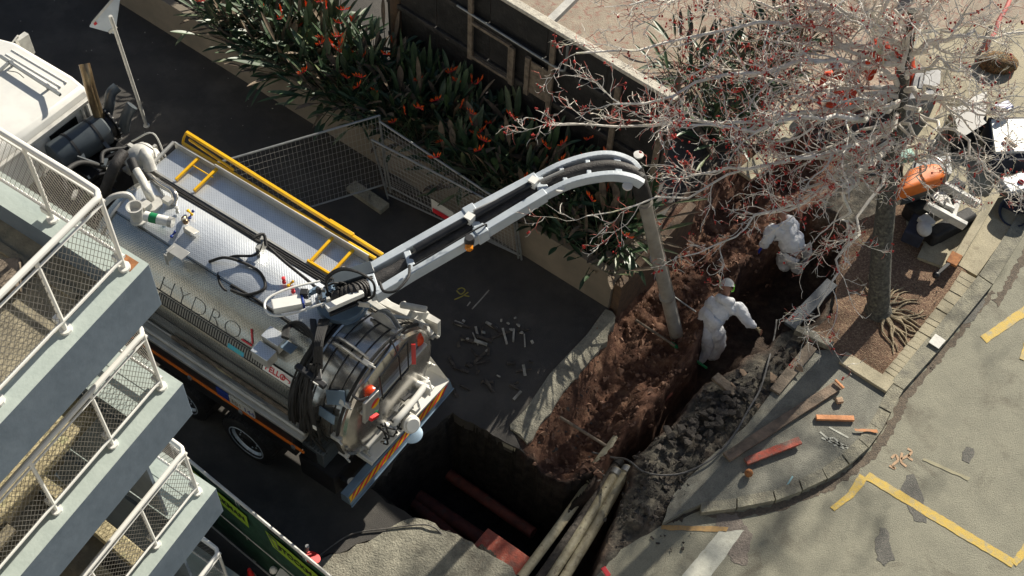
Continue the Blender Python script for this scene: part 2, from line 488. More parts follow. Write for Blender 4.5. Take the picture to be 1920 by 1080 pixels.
NX, NY = len(gx), len(gy)
nz1 = np.zeros(GX.shape); nz2 = np.zeros(GX.shape); nz3 = np.zeros(GX.shape)
for j in range(NY):
    for i in range(NX):
        if 3 < i < NX - 3 and 2 < j < NY - 3:
            x, y = gx[i], gy[j]
            nz1[j, i] = fbm(x, y, 1.1, 3)
            nz2[j, i] = fbm(x + 9, y, 3.2, 4); nz3[j, i] = fbm(x, y + 5, 13.0, 3)
wx, wy = GX + nz1 * 0.12 + nz2 * 0.04, GY + nz2 * 0.10
def ramp(d, w_): 
    t = np.clip(d / w_, 0, 1)
    return t * t * (3 - 2 * t)
dS, dC, dP, dB = [sdist(wx, wy, p) for p in (Z_SLOPE, Z_CHAN, Z_PIT, Z_BANK)]
zz = -0.03 - 0.45 * ramp(dS, 0.5)
zz = zz + ramp(dS, 0.3) * (nz1 * 0.12 + nz2 * 0.05 + nz3 * 0.06)
zz = zz + ramp(dB, 0.25) * (0.10 + nz1 * 0.05 + nz2 * 0.05 + nz3 * 0.04)
zz = np.where(dC > -0.01, zz + (-1.25 + nz1 * 0.08 - zz) * ramp(dC, 0.22), zz)
zz = np.where(dP > -0.01, zz + (-1.9 - zz) * ramp(dP, 0.12), zz)
dugmask = (dS > 0) | (dC > 0) | (dP > 0) | (dB > 0)
zz = np.where(dugmask, zz, -0.03)
verts = [(float(GX[j, i]), float(GY[j, i]), float(zz[j, i])) for j in range(NY) for i in range(NX)]
faces = [(j * NX + i, j * NX + i + 1, (j + 1) * NX + i + 1, (j + 1) * NX + i) for j in range(NY - 1) for i in range(NX - 1)]
me = bpy.data.meshes.new('ground')
me.from_pydata(verts, [], faces)
soil = np.clip(ramp(dS + 0.3, 0.3) + ramp(dC + .1, .2) * 0.6, 0, 1) * (1 - 0.55 * ramp(dB, 0.3) * np.clip((11.6 - GY) / 1.2, 0.15, 1))
at = me.attributes.new('soil', 'FLOAT', 'POINT')
at.data.foreach_set('value', soil.ravel().astype(np.float32))
dig_shade = np.clip(ramp(dP + .25, .3) + .6 * ramp(dC, .25), 0, 1)  # shade of the pit and channel, painted into the soil colour
at = me.attributes.new('dig_shade', 'FLOAT', 'POINT'); at.data.foreach_set('value', dig_shade.ravel().astype(np.float32))
me.shade_smooth()
gm = bpy.data.materials.new('excavated_ground')
gm.use_nodes = True
nt = gm.node_tree; b = nt.nodes['Principled BSDF']; b.inputs['Roughness'].default_value = 0.95; b.inputs['Specular IOR Level'].default_value = 0.2
tc = NN(nt, 'ShaderNodeTexCoord')
def nz(scale, det=8, ro=0.65):
    n = NN(nt, 'ShaderNodeTexNoise'); n.inputs['Scale'].default_value = scale; n.inputs['Detail'].default_value = det; n.inputs['Roughness'].default_value = ro
    nt.links.new(tc.outputs['Object'], n.inputs['Vector']); return n.outputs[0]
def rmp(src, stops):
    r = NN(nt, 'ShaderNodeValToRGB')
    while len(r.color_ramp.elements) < len(stops): r.color_ramp.elements.new(0.5)
    for e, (p, c) in zip(r.color_ramp.elements, stops):
        e.position = p; e.color = (*c, 1)
    nt.links.new(src, r.inputs[0]); return r.outputs[0]
red = rmp(nz(3.5), [(0.3, (0.05, 0.027, 0.019)), (0.46, (0.11, 0.055, 0.037)), (0.6, (0.2, 0.108, 0.07)), (0.74, (0.3, 0.19, 0.125))])
gry = rmp(nz(7), [(0.3, (0.03, 0.028, 0.025)), (0.5, (0.09, 0.083, 0.07)), (0.7, (0.21, 0.19, 0.15))])
a = NN(nt, 'ShaderNodeAttribute'); a.attribute_name = 'soil'
ad = NN(nt, 'ShaderNodeMath', operation='ADD'); nt.links.new(a.outputs['Fac'], ad.inputs[0]); 
sb = NN(nt, 'ShaderNodeMath', operation='SUBTRACT'); nt.links.new(nz(2.2), sb.inputs[0]); sb.inputs[1].default_value = 0.5
ml = NN(nt, 'ShaderNodeMath', operation='MULTIPLY'); nt.links.new(sb.outputs[0], ml.inputs[0]); ml.inputs[1].default_value = 1.2
nt.links.new(ml.outputs[0], ad.inputs[1])
mx = NN(nt, 'ShaderNodeMixRGB'); nt.links.new(ad.outputs[0], mx.inputs[0]); nt.links.new(gry, mx.inputs[1]); nt.links.new(red, mx.inputs[2])
aw = NN(nt, 'ShaderNodeAttribute'); aw.attribute_name = 'dig_shade'
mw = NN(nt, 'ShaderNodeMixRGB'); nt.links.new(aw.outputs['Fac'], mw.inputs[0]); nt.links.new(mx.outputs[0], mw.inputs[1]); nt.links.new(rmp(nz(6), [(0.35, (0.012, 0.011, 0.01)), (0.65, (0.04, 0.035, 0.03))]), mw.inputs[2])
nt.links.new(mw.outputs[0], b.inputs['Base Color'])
bp = NN(nt, 'ShaderNodeBump'); bp.inputs['Strength'].default_value = 1.0; bp.inputs['Distance'].default_value = 0.05
nt.links.new(nz(24, 8, 0.75), bp.inputs['Height']); nt.links.new(bp.outputs[0], b.inputs['Normal'])
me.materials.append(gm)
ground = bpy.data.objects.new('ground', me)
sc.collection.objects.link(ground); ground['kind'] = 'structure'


def rough_edge(poly, amp=0.03, step=0.12, seed=1, closed=True, skip=()):
    """subdivide a polygon's outline and jitter it so that it reads as broken"""
    rnd = random.Random(seed)
    out = []
    n = len(poly)
    for i in range(n):
        a, b_ = Vector(poly[i][:2]), Vector(poly[(i + 1) % n][:2])
        L = (b_ - a).length
        k = 1 if (i in skip or L > 9) else max(1, int(L / step))
        nrm = Vector((-(b_ - a).y, (b_ - a).x)).normalized()
        for q in range(k):
            p = a.lerp(b_, q / k)
            if k > 1: p = p + nrm * rnd.uniform(-amp, amp)
            out.append((p.x, p.y))
    return out


def slab(name, pts, z0, z1, m, seed=1, amp=0.03, skip=(), mside=None):
    p = rough_edge(xy(pts), amp, 0.12, seed, skip=skip)
    o = MB().prism(p, z0, z1).build(name, m, smooth=0, kind='structure')
    # n-gons of odd outline are triangulated
    bm = bmesh.new(); bm.from_mesh(o.data)
    bmesh.ops.triangulate(bm, faces=[f for f in bm.faces if len(f.verts) > 4]); bm.to_mesh(o.data); bm.free()
    return o


slab('alley', [(-1400, -700), (700, -900), (1400, 150), (1140, 582), (1100, 632), (1030, 706), (985, 772), (955, 800), (985, 848), (900, 800), (850, 775), (770, 830), (690, 915), (738, 950), (775, 970), (740, 985), (700, 1010), (650, 1030), (600, 1045), (540, 1130), (-900, 1700)], -0.25, 0.0, M['asph_alley'], 3, 0.025, skip=(0, 1, 2, 18, 19))
slab('broken_slab_apron', [(704, 1009), (742, 986), (777, 971), (800, 977), (870, 1012), (925, 1042), (960, 1064), (980, 1090), (960, 1500), (500, 1500), (545, 1128), (604, 1046), (652, 1031)], -0.22, 0.012, M['slab'], 5, 0.03, skip=(7, 8, 9))
strip = slab('concrete_edge_strip', [(1136, 580), (1156, 596), (1136, 640), (1098, 688), (1058, 738), (1022, 786), (998, 826), (990, 830), (957, 806), (957, 797), (985, 770), (1030, 703), (1100, 629)], -0.3, 0.03, M['slab'], 8, 0.03, skip=(8, 9, 10, 11, 12))
# upper terrace and tan hardstand at the back right
slab('terrace', [(1000, -700), (2500, -700), (2500, 40), (1900, 60), (1560, 215), (1440, 275), (1330, 250), (1255, 190), (955, 20)], -0.2, 0.02, mat('terrace_ground', (0.4, 0.34, 0.26), (0.27, 0.22, 0.17), 2, 0.9, bump=0.6, col3=(0.3, 0.17, 0.13), s3=9, c3=(0.52, 0.62)), 11, 0.03)
slab('hardstand', [(1760, 480), (1700, 440), (1690, 300), (1700, 60), (2600, 0), (2600, 560), (1925, 385), (1830, 520), (1795, 500)], -0.2, 0.05, M['pad'], 12, 0.01, skip=(2, 3, 4, 5, 6, 7))
slab('garden_bed', [(1500, 640), (1560, 590), (1570, 500), (1600, 420), (1700, 380), (1790, 480), (1822, 530), (1815, 545), (1680, 725), (1662, 735), (1560, 668)], -0.3, 0.04, M['mulch'], 13, 0.02)
footpath = [(1668, 728), (1648, 800), (1606, 850), (1545, 890), (1450, 927), (1310, 950), (1240, 985), (1262, 930), (1330, 860), (1400, 800), (1445, 740), (1500, 660), (1560, 662), (1600, 690)]
slab('footpath', footpath, -0.3, 0.085, M['path'], 14, 0.012)
slab('road', [(1100, 1100), (1165, 1030), (1240, 985), (1312, 958), (1452, 938), (1548, 900), (1612, 860), (1656, 808), (1684, 738), (1858, 540), (1932, 420), (2700, -500), (3200, -500), (3200, 2000), (900, 2000)], -0.25, -0.02, M['road'], 15, 0.012, skip=(9, 10, 11, 12, 13))
# kerb stones
def ribbon(name, outer, inner, z0, z1, m, seams=None, seed=3, **tg):
    mb = MB()
    rnd = random.Random(seed)
    po, pi = GP(outer), GP(inner)
    for i in range(len(po) - 1):
        segs = 1 if not seams else max(1, round((po[i + 1] - po[i]).length / seams))
        for k in range(segs):
            t0, t1 = k / segs, (k + 1) / segs
            g = 0.012 / max((po[i + 1] - po[i]).length, .01)
            a, b_, c, d = po[i].lerp(po[i + 1], t0 + g), po[i].lerp(po[i + 1], t1 - g), pi[i].lerp(pi[i + 1], t1 - g), pi[i].lerp(pi[i + 1], t0 + g)
            j = lambda: rnd.uniform(-.007, .007)
            q = [(v.x + j(), v.y + j()) for v in (a, b_, c, d)]
            mb.prism(q, z0, z1 + rnd.uniform(-.008, .008))
    return mb.build(name, m, smooth=0, bevel=0.012, **tg)
ribbon('kerb', [(1312, 966), (1380, 958), (1452, 944), (1502, 925), (1548, 903), (1590, 876), (1625, 845), (1650, 812), (1667, 780), (1690, 736), (1762, 655), (1858, 540), (1932, 420), (2100, 200)],
       [(1312, 948), (1380, 938), (1447, 925), (1495, 905), (1538, 884), (1575, 858), (1606, 828), (1628, 798), (1645, 768), (1668, 722), (1738, 637), (1832, 522), (1908, 405), (2070, 190)], -0.2, 0.095, M['kerb'], seams=1.3, kind='structure')
# rough brick edging round the garden bed
eo = GP([(1683, 730), (1745, 652), (1808, 566), (1832, 530)]); ei = GP([(1650, 708), (1712, 634), (1778, 548), (1800, 512)])
ebm = []
for i in range(3):
    k = max(1, round((eo[i + 1] - eo[i]).length / 0.13))
    for q in range(k):
        a0, a1 = q / k + 0.004, (q + 1) / k - 0.004
        A, B, Cc, D = eo[i].lerp(eo[i + 1], a0), eo[i].lerp(eo[i + 1], a1), ei[i].lerp(ei[i + 1], a1), ei[i].lerp(ei[i + 1], a0)
        ctr = (A + B + Cc + D) / 4
        ebm.append((A, B, Cc, D, ctr))
for q, (A, B, Cc, D, ctr) in enumerate(ebm):
    mb = MB()
    h = 0.075 + random.uniform(-.007, .007)
    mb.prism([((v - ctr).x + random.uniform(-.008, .008), (v - ctr).y + random.uniform(-.008, .008)) for v in (A, B, Cc, D)], -0.15, h)
    o = mb.build('edging_block', M['pad'], bevel=0.012, smooth=0)
    o.location = (ctr.x, ctr.y, 0)
    wh_ = ('beside the broad lichened slab, lower end of the row', 'below the tree roots, lower middle of the row', 'beside the tree roots, upper middle of the row', 'near the tan hardstand, upper end of the row')[min(3, q * 4 // len(ebm))]
    tag(o, 'rough pale edging block ' + wh_, 'edging block', 'edging blocks ' + wh_)


def paint(pts, m, z=-0.014, name='road_marking', amp=0.008, seed=2):
    p = rough_edge(xy(pts), amp, 0.06, seed)
    o = MB().prism(p, z - 0.003, z + 0.001).build(name, m, smooth=0, kind='structure')
    bm = bmesh.new(); bm.from_mesh(o.data); bmesh.ops.triangulate(bm, faces=[f for f in bm.faces if len(f.verts) > 4]); bm.to_mesh(o.data); bm.free()
    return o
Y = M['yel_paint']
paint([(1630, 884), (1620, 896), (1898, 1064), (1907, 1050)], Y)
paint([(1612, 888), (1628, 898), (1600, 932), (1565, 957), (1558, 951), (1590, 922)], Y, -0.013)
paint([(1897, 1052), (1907, 1062), (1990, 950), (1978, 935)], Y, -0.012)
paint([(1838, 630), (1850, 642), (1935, 585), (1925, 570)], Y)
paint([(1912, 672), (1930, 680), (1960, 560), (1945, 560)], Y, -0.012)
paint([(1240, 984), (1240, 992), (1362, 997), (1366, 987)], mat('ochre_paint', (0.5, 0.3, 0.1), (0.3, 0.2, 0.1), 14, 0.8, col3=(0.2, 0.18, 0.13), s3=14))
paint([(1348, 996), (1395, 993), (1320, 1100), (1262, 1100)], M['wht_paint'])
paint([(1820, 895), (1816, 900), (1730, 862), (1733, 858)], mat('faint_scrape', (0.36, 0.33, 0.22), None, 5, 0.9), -0.014)
for k, (q) in enumerate([[(1640, 812), (1643, 818), (1600, 815), (1598, 811)]]):
    paint(q, M['org_paint'], 0.122, 'survey_mark')
# sprayed white and orange scribbles
def scribble(strokes, m, z, r=0.018):
    mb = MB()
    for s in strokes:
        p = curve_pts([U(a, b_, 0) for a, b_ in s], 4)
        for i in range(len(p) - 1):
            d = (p[i + 1] - p[i]); n_ = Vector((-d.y, d.x, 0)).normalized() * r
            mb.poly([(v.x, v.y, z) for v in (p[i] - n_, p[i + 1] - n_, p[i + 1] + n_, p[i] + n_)])
    return mb.build('survey_mark', m, smooth=0, kind='structure')
scribble([[(1535, 815), (1548, 826), (1562, 836), (1580, 846)], [(1538, 826), (1556, 834), (1572, 838)], [(1545, 832), (1560, 826), (1574, 840)], [(1560, 840), (1585, 842)], [(1568, 834), (1588, 846)], [(1552, 806), (1588, 826)]], M['wht_paint'], 0.0905, 0.016)
scribble([[(1484, 898), (1474, 914), (1464, 928)]], mat('pale_blue_spray', (0.25, 0.45, 0.5), None, 9, 0.8), 0.0905, 0.012)
scribble([[(1672, 858), (1680, 852), (1684, 862), (1674, 872), (1680, 878)], [(1692, 848), (1690, 864), (1700, 874)], [(1702, 840), (1710, 846), (1704, 856), (1712, 862)], [(1690, 860), (1706, 852)], [(1668, 872), (1678, 878)]], mat('faded_orange_spray', (0.5, 0.33, 0.2), None, 9, 0.8), -0.013, 0.02)
scribble([[(852, 562), (866, 556), (878, 548)], [(856, 545), (864, 552), (872, 545), (866, 540), (858, 543)], [(868, 554), (880, 556)]], mat('dull_yellow_spray', (0.35, 0.3, 0.06), None, 9, 0.8), 0.0045, 0.012)
scribble([[(917, 544), (905, 558), (885, 580)], [(882, 566), (876, 574)]], M['litter'], 0.0045, 0.012)
scribble([[(286, 0), (296, 8), (305, 18)]], mat('magenta_spray', (0.6, 0.05, 0.2), None, 9, 0.8), 0.01, 0.02)
# asphalt patches on the road
pm = mat('dark_road_patch', (0.17, 0.16, 0.14), (0.1, 0.1, 0.09), 30, 0.9, bump=0.8, bscale=60)
for k, q in enumerate([[(1700, 890), (1712, 888), (1722, 905), (1732, 930), (1734, 960), (1738, 980), (1715, 975), (1705, 950), (1690, 920)],
          [(1650, 988), (1664, 990), (1672, 1030), (1678, 1048), (1660, 1060), (1645, 1048), (1641, 1020)],
          [(1812, 836), (1824, 840), (1828, 856), (1818, 868), (1806, 862), (1806, 846)],
          [(1815, 560), (1850, 545), (1845, 570), (1825, 600), (1800, 610)]]):
    paint(q, pm, -0.0165 + k * 0.0005, 'road_patch', 0.02, k)
paint([(1340, 960), (1380, 962), (1410, 1000), (1400, 1060), (1370, 1050), (1350, 1000)], mat('gravelly_patch', (0.24, 0.2, 0.17), (0.15, 0.13, 0.11), 30, 0.9, bump=0.8), -0.0168, 'road_patch', 0.03, 6)
gd = mat('gutter_dirt', (0.17, 0.135, 0.1), (0.09, 0.075, 0.06), 24, 0.95, bump=0.8, bscale=50)
paint([(1320, 968), (1452, 946), (1548, 905), (1592, 880), (1628, 848), (1654, 812), (1672, 780), (1692, 738), (1765, 657), (1860, 543), (1866, 548), (1775, 664), (1708, 742), (1690, 784), (1668, 822), (1640, 858), (1600, 890), (1560, 918), (1460, 958), (1380, 970)], gd, -0.0172, 'gutter_dirt', 0.03, 21)
paint([(1862, 562), (1880, 540), (1930, 450), (1940, 462), (1900, 530), (1872, 575)], gd, -0.0171, 'gutter_dirt', 0.03, 22)

# ================================================================ PLANTER
PL0 = U(1140, 578, 0); pd = (U(615, 250, 0) - PL0).normalized()          # runs to the upper left
pn = Vector((-pd.y, pd.x, 0)); 
if pn.y < 0: pn = -pn
PLZ = 0.88
PW = (U(1262, 184, 3.6) - PL0).dot(pn) - 0.08
planter = empty('planter', 'long rendered concrete planter wall full of strelitzia beside the alley', 'planter', PL0, math.atan2(pd.y, pd.x))
sgn = 1 if Vector((-math.sin(planter.rotation_euler.z), math.cos(planter.rotation_euler.z), 0)).dot(pn) > 0 else -1
mb = MB()
mb.box2((0, 0, -0.1), (14, sgn * 0.16, PLZ)); mb.build('front_wall', M['planter'], planter, bevel=0.01)
MB().box2((0.0, sgn * 0.162, -0.3), (0.2, sgn * PW * 1.0, PLZ - 0.004)).build('end_wall', M['planter'], planter, bevel=0.01)
MB().box2((0.2, sgn * 0.16, 0.3), (14, sgn * PW, PLZ - 0.12)).build('soil', M['soil_bed'], planter)
MB().box2((-0.16, sgn * 0.05, -0.5), (-0.01, sgn * (PW + 0.9), PLZ - 0.22)).build('timber_edge', M['brownpost'], planter, bevel=0.01)
def PLp(a, b_, z=0): return PL0 + pd * a + pn * b_ + Vector((0, 0, z))

# ================================================================ TIMBER WALL
TZ = 3.6
T0, T1 = U(1262, 184, TZ), U(955, 0, TZ)
td = (T1 - T0); td.z = 0; td.normalize()
wall = empty('timber_wall', 'tall charred black timber wall with flaked white capping behind the planter', 'wall', (T0.x, T0.y, 0), math.atan2(td.y, td.x))
tn = Vector((-td.y, td.x, 0)); s2 = 1 if tn.y > 0 else -1       # +s2 = back side
mb = MB()
for k in range(5):
    mb.box2((k * 1.25 + 0.01, 0.0, 0.0), (k * 1.25 + 1.24, s2 * 0.05, TZ - 0.05 - (k % 3) * 0.004))
mb.build('boards', M['blackwood'], wall)
MB().box2((-0.05, -s2 * 0.06, TZ - 0.05), (6.25, s2 * 0.1, TZ + 0.02)).build('capping', M['wallcap'], wall, bevel=0.01)
mb = MB()
for zq in (1.15, 1.95, 2.8):
    mb.box2((0, -s2 * 0.07, zq), (6.2, 0, zq + 0.1))
mb.build('rail', mat('blackened_rail', (0.05, 0.045, 0.04), (0.015, 0.014, 0.013), 8, 0.7, bump=0.5, col3=(0.16, 0.14, 0.12), s3=9, c3=(0.62, 0.7)), wall, bevel=0.01)
for xq, z0, z1 in ((0.0, 0.2, 3.3), (0.9, 0.6, 3.3), (2.25, 0.9, 3.4), (2.75, 1.9, 2.75), (3.1, 1.9, 2.75), (4.05, 1.9, 3.4)):
    MB().box2((xq, -s2 * 0.13, z0), (xq + 0.1, -s2 * 0.071, z1)).build('stud', M['oldwood'], wall, bevel=0.008)
MB().box2((2.36, -s2 * 0.10, 1.98), (2.74, -s2 * 0.075, 2.7)).build('patch_panel', M['oldwood'], wall)
fr = MB()
for a_, b_ in (((3.2, 1.98), (4.05, 1.98)), ((3.2, 2.75), (4.05, 2.75)), ((3.2, 1.98), (3.2, 2.75))):
    fr.beam((a_[0], -s2 * 0.1, a_[1]), (b_[0], -s2 * 0.1, b_[1]), 0.05, 0.06)
fr.build('window_frame', M['oldwood'], wall)
MB().tube(curve_pts([(2.0, -s2 * 0.12, 3.5), (2.0, -s2 * 0.12, 3.05), (2.05, -s2 * 0.12, 2.94), (2.2, -s2 * 0.12, 2.92), (2.8, -s2 * 0.12, 2.92), (4.4, -s2 * 0.12, 2.95)], 4), 0.022).build('conduit_pipe', M['galv'], wall)
# round posts in front of the wall
def log_post(px, py, z0, z1, r, lab, m=None):
    p = U(px, py, z0); o = MB().tube([(0, 0, z0 - 0.3), (0, 0, (z0 + z1) / 2), (0.01, 0, z1)], [r * 1.03, r, r * .97], 14).build('round_post', m or M['brownpost'], bevel=0.01, label=lab, cat='post')
    o.location = (p.x, p.y, 0); return o
log_post(748, 92, 0.85, 3.6, 0.13, 'thick brown round post standing against the black wall above the planter')
log_post(1112, 262, 0.85, 2.0, 0.15, 'short yellowish round post by the black wall near the branch tips', mat('mossy_log', (0.16, 0.14, 0.06), (0.1, 0.085, 0.04), 7, 0.8, bump=0.5))
log_post(1245, 285, 0.6, 2.6, 0.06, 'thin grey timber post at the open end of the black wall', M['oldwood'])
o = MB().beam(U(1032, 40, .9), U(1088, -15, .9), 0.16, 0.12).build('timber_beam', M['offwhite'], label='pale painted beam lying on the terrace behind the white capping', cat='beam')

# loose tan boards at the back
for k, (a_, b_, wd, lab) in enumerate([((1450, 262), (1515, 205), 0.5, 'wide tan board edge beside the bare tree at the back of the dig'), ((1395, 330), (1450, 285), 0.35, 'shorter tan board lying left of the wide tan board'), ((1300, 230), (1340, 290), 0.12, 'thin old board under the branches by the wall end')]):
    MB().beam(U(a_[0], a_[1], .15), U(b_[0], b_[1], .15), wd, 0.08).build('board', M['pad'] if k < 2 else M['oldwood'], bevel=0.01, label=lab, cat='board')

ob_ = MB().box2((-30, 0, 0), (0, 8, 7)).build('alley_shade_block', M['planter'], label='plain unseen block added beyond the alley to shade it', cat='building')
ob_.location = (-5.7, 21.6, 0); ob_.rotation_euler = (0, 0, math.atan2(td.y, td.x) + PI)  # unseen block, added to keep the sun off the upper alley
# ================================================================ STAIR TOWER
e1 = Vector((-0.857, 0.515, 0)).normalized()
tower = empty('stair_tower', 'pale green and slate blue stair tower of stacked landings with mesh balustrades', 'building', (-3.40, 6.62, 0), math.atan2(e1.y, e1.x))
# local: x along e1 (upper left), y towards the lower left
def landing(zt, variant):
    L = MB()
    FZ = 0.62 if variant < 2 else 0.6
    # beam box with slate faces and pale top; open corner chamfer
    L.prism([(-.09, -.07), (0.13, -.07), (0.13, 7), (-.09, 7)], zt - FZ, zt, 0, 1); L.prism([(0.13, -.07), (8, -.07), (8, 0.22), (0.13, 0.22)], zt - FZ, zt - .001, 0, 1)
    if variant: L.prism([(0.13, 0.22), (8, 0.22), (8, 0.55), (0.13, 0.55)], zt - 0.22, zt - 0.006, 0, 1)
    ob = L.build('landing', [M['tower_top'], M['tower_face']], tower, smooth=0, bevel=0.008)
    D = MB()
    zf = zt - 0.3
    if variant == 0:
        D.box2((0.13, 0.22, zf - 0.15), (8, 7, zf))
        D.box2((0.42, 0.42, zf), (7.9, 0.5, zf + .03)); D.box2((2.6, 1.9, zf), (3.4, 2.6, zf + .2))
    elif variant == 1:
        D.box2((0.13, 1.25, zf - 0.5), (0.5, 7, zf - 0.35)); D.box2((0.5, 2.0, zf - 0.15), (8, 7, zf - 0.1))
        D.box2((1.9, 0.55, zf - .2), (8, 2.0, zf - .1))
    else:
        D.box2((0.13, 1.6, zf - 0.15), (8, 7, zf)); D.box2((2.0, 0.55, zf - 0.2), (8, 1.6, zf - 0.01))
    D.build('deck', M['deckc'], ob, smooth=0)
    T = MB()
    if variant == 0:
        T.beam((1.15, .55, zf + 0.1), (.95, .8, zf + 0.08), 0.22, 0.14)
        T.beam((1.0, .9, zf + .06), (2.6, 1.3, zf + .06), 0.26, 0.1)
    elif variant == 1:
        T.beam((0.72, 0.62, zf + 0.06), (.75, 2.6, zf + 0.06), 0.3, 0.12)
        T.beam((1.1, 0.75, zf - 0.1), (1.1, 1.0, zf - .1), 0.28, 0.12)
    elif variant == 2:
        T.beam((0.2, 1.08, zf + 0.04), (2.0, .95, zf + .04), 0.22, 0.1)
    if T.v: T.build('tread_board', M['tread'] if variant else M['oldwood'], ob, bevel=0.02)
    # void side walls so that the opening reads as depth
    if variant:
        V = MB(); V.box2((0.14, 0.55, zt - 2.2), (2.4, 0.59, zt - 0.23)); V.build('stringer', M['tower_face'], ob, smooth=0)
    R = MB()
    zr = zt + 1.0
    R.tube(curve_pts([(0.06, 6.8, zr), (0.06, 1.5, zr), (0.06, 0.3, zr), (0.08, 0.1, zr), (0.3, 0.06, zr), (1.5, 0.06, zr), (8, 0.06, zr)], 4), 0.03, 10)
    R.tube([(0.06, 6.8, zt + .14), (0.06, 0.1, zt + .14)], 0.018, 8); R.tube([(0.06, 0.06, zt + .14), (8, 0.06, zt + .14)], 0.018, 8)
    R.tube([(0.06, 0.1, zt + .9), (0.06, 6.8, zt + .9)], 0.014, 6); R.tube([(0.06, 0.06, zt + .9), (8, 0.06, zt + .9)], 0.014, 6)
    pos = [(0.07, 0.09)] + [(0.07, y) for y in (.87, 1.7, 2.55, 3.4, 4.3)] + [(x, 0.06) for x in (1.0, 1.9, 2.8, 3.8)]
    for (x, y) in pos:
        R.tube([(x, y, zt - 0.01), (x, y, zr)], 0.023, 8)
        R.tube([(x, y, zt), (x, y, zt + 0.03)], 0.06, 10)
        R.box((x + 0.06, y + 0.0, zt + 0.09), (0.1, 0.05, 0.06))
    ro = R.build('railing', M['white'], ob)
    # expanded mesh infill, real strands
    S = MB()
    z0, z1 = zt + .15, zt + .9
    h = z1 - z0
    def panel(P, length):
        n_ = int(length / 0.06)
        for k in range(-9, n_):
            for s_ in (0, 1):
                x0 = k * 0.06; x1 = x0 + h * 0.62
                za, zb = (z0, z1) if s_ else (z1, z0)
                xa, xb = x0, x1
                if xa < 0:
                    t = -xa / (xb - xa); za = za + (zb - za) * t; xa = 0
                if xb > length:
                    t = (length - xa) / (xb - xa); zb = za + (zb - za) * t; xb = length
                if xb <= xa: continue
                S.tube([P(xa, za), P(xb, zb)], 0.003, 3, cap=False)
    panel(lambda x, z: (0.06, 0.15 + x, z), 4.6)
    panel(lambda x, z: (0.15 + x, 0.06, z), 3.0)
    S.build('mesh_infill', mat('mesh_wire', (0.3, 0.28, 0.25), (0.2, 0.185, 0.16), 4, 0.6) if 'mesh_wire' not in bpy.data.materials else bpy.data.materials['mesh_wire'], ob, smooth=0)
    return ob
for k, zt in enumerate((8.1, 6.0, 3.6, 0.85)):
    landing(zt, min(k, 2)).location.x = (0, .085, .12, .16)[k]
MB().box2((0.0, -.03, 7.97), (0.16, 0.09, 8.103)).build('rust_stain', M['rust'], tower)
for o in [o for o in bpy.data.objects if o.type == 'MESH' and (o.parent == tower or (o.parent and o.parent.parent == tower))]:
    for v in o.data.vertices: v.co.x -= .095 * v.co.y
MB().box2((-14, 5.2, 0), (16, 5.6, 13)).build('wall', mat('bounce_render', (0.3, 0.29, 0.27), (0.26, 0.25, 0.23), 2, 0.8), tower)  # unseen facade, added to bounce sunlight into the shaded alley
# ================================================================ TRUCK
TO = Vector((-1.54, 9.07, 0))
TA = R_(180 - 31.6)
eS = Vector((math.cos(TA), math.sin(TA), 0)); eW = Vector((math.sin(TA), -math.cos(TA), 0))
def TL(s, w_, z): return Vector((s, -w_, z))
def TP(px, py, z=None, w=None, s=None):
    """surveyed point in the truck's own frame, on a plane of given height, side distance or station"""
    r = ROT @ Vector(((px - 960) / FPX, (540 - py) / FPX, -1)); C = Vector((0, 0, CAMH))
    if z is not None: t = (z - CAMH) / r.z
    elif w is not None: t = ((TO - C).dot(eW) + w) / r.dot(eW)
    else: t = ((TO - C).dot(eS) + s) / r.dot(eS)
    p = C + r * t - TO
    return Vector((p.dot(eS), -p.dot(eW), p.z))
truck = empty('vacuum_truck', 'white cabbed hydro excavation truck with polished aluminium tank and overhead boom', 'truck', TO, TA)
def tb(mb, name, m, parent=None, **k): return mb.build(name, m, parent or truck, **k)
# ---- running gear
mb = MB()
for w_ in (-0.42, 0.42): mb.box2(TL(0.2, w_ - .05, 0.75), TL(9.3, w_ + .05, 1.05))
for s_ in (0.4, 1.3, 2.6, 4.2, 5.8, 7.0): mb.box2(TL(s_, -0.4, 0.8), TL(s_ + .1, 0.4, 1.0))
mb.box2(TL(0.6, -0.8, 0.95), TL(6.0, 0.8, 1.22))
tb(mb, 'chassis', M['black'])
def wheel(s_, w_):
    sg = 1 if w_ > 0 else -1
    wb = MB(); c = TL(s_, w_, 0.5)
    ax = Vector((0, -sg, 0))
    wb.lathe(c - ax * 0.15, c + ax, [(0.0, 0.3), (0.0, 0.44), (0.03, 0.49), (0.08, 0.505), (0.22, 0.505), (0.27, 0.49), (0.3, 0.44), (0.3, 0.31), (0.22, 0.3)], 36)
    for k in range(40):
        a_ = 2 * PI * k / 40
        wb.box(c + Vector((math.cos(a_) * .503, 0, math.sin(a_) * .503)), (0.03, 0.24, 0.02), Matrix.Rotation(-a_ + PI / 2, 3, 'Y'))
    wo = tb(wb, 'wheel', M['rubber'])
    rb = MB()
    rb.lathe(c - ax * 0.02, c + ax, [(0.0, 0.3), (0.17, 0.345), (0.175, 0.33), (0.12, 0.29), (0.08, 0.28)], 30)
    for k in range(10):
        a_ = 2 * PI * k / 10
        rb.lathe(c + ax * 0.05 + Vector((math.cos(a_) * .17, 0, math.sin(a_) * .17)), c + ax + Vector((math.cos(a_) * .17, 0, math.sin(a_) * .17)), [(0, .015), (.05, .015)], 6)
    rb.build('rim', M['rim'], wo)
    hb2 = MB(); hb2.lathe(c + ax * .07, c + ax, [(0, .02), (0, .275), (.02, .27), (.02, .02)], 30); hb2.lathe(c + ax * .09, c + ax, [(0, .12), (.04, .1), (.05, .02)], 16); hb2.build('hub', M['rubber'], wo)
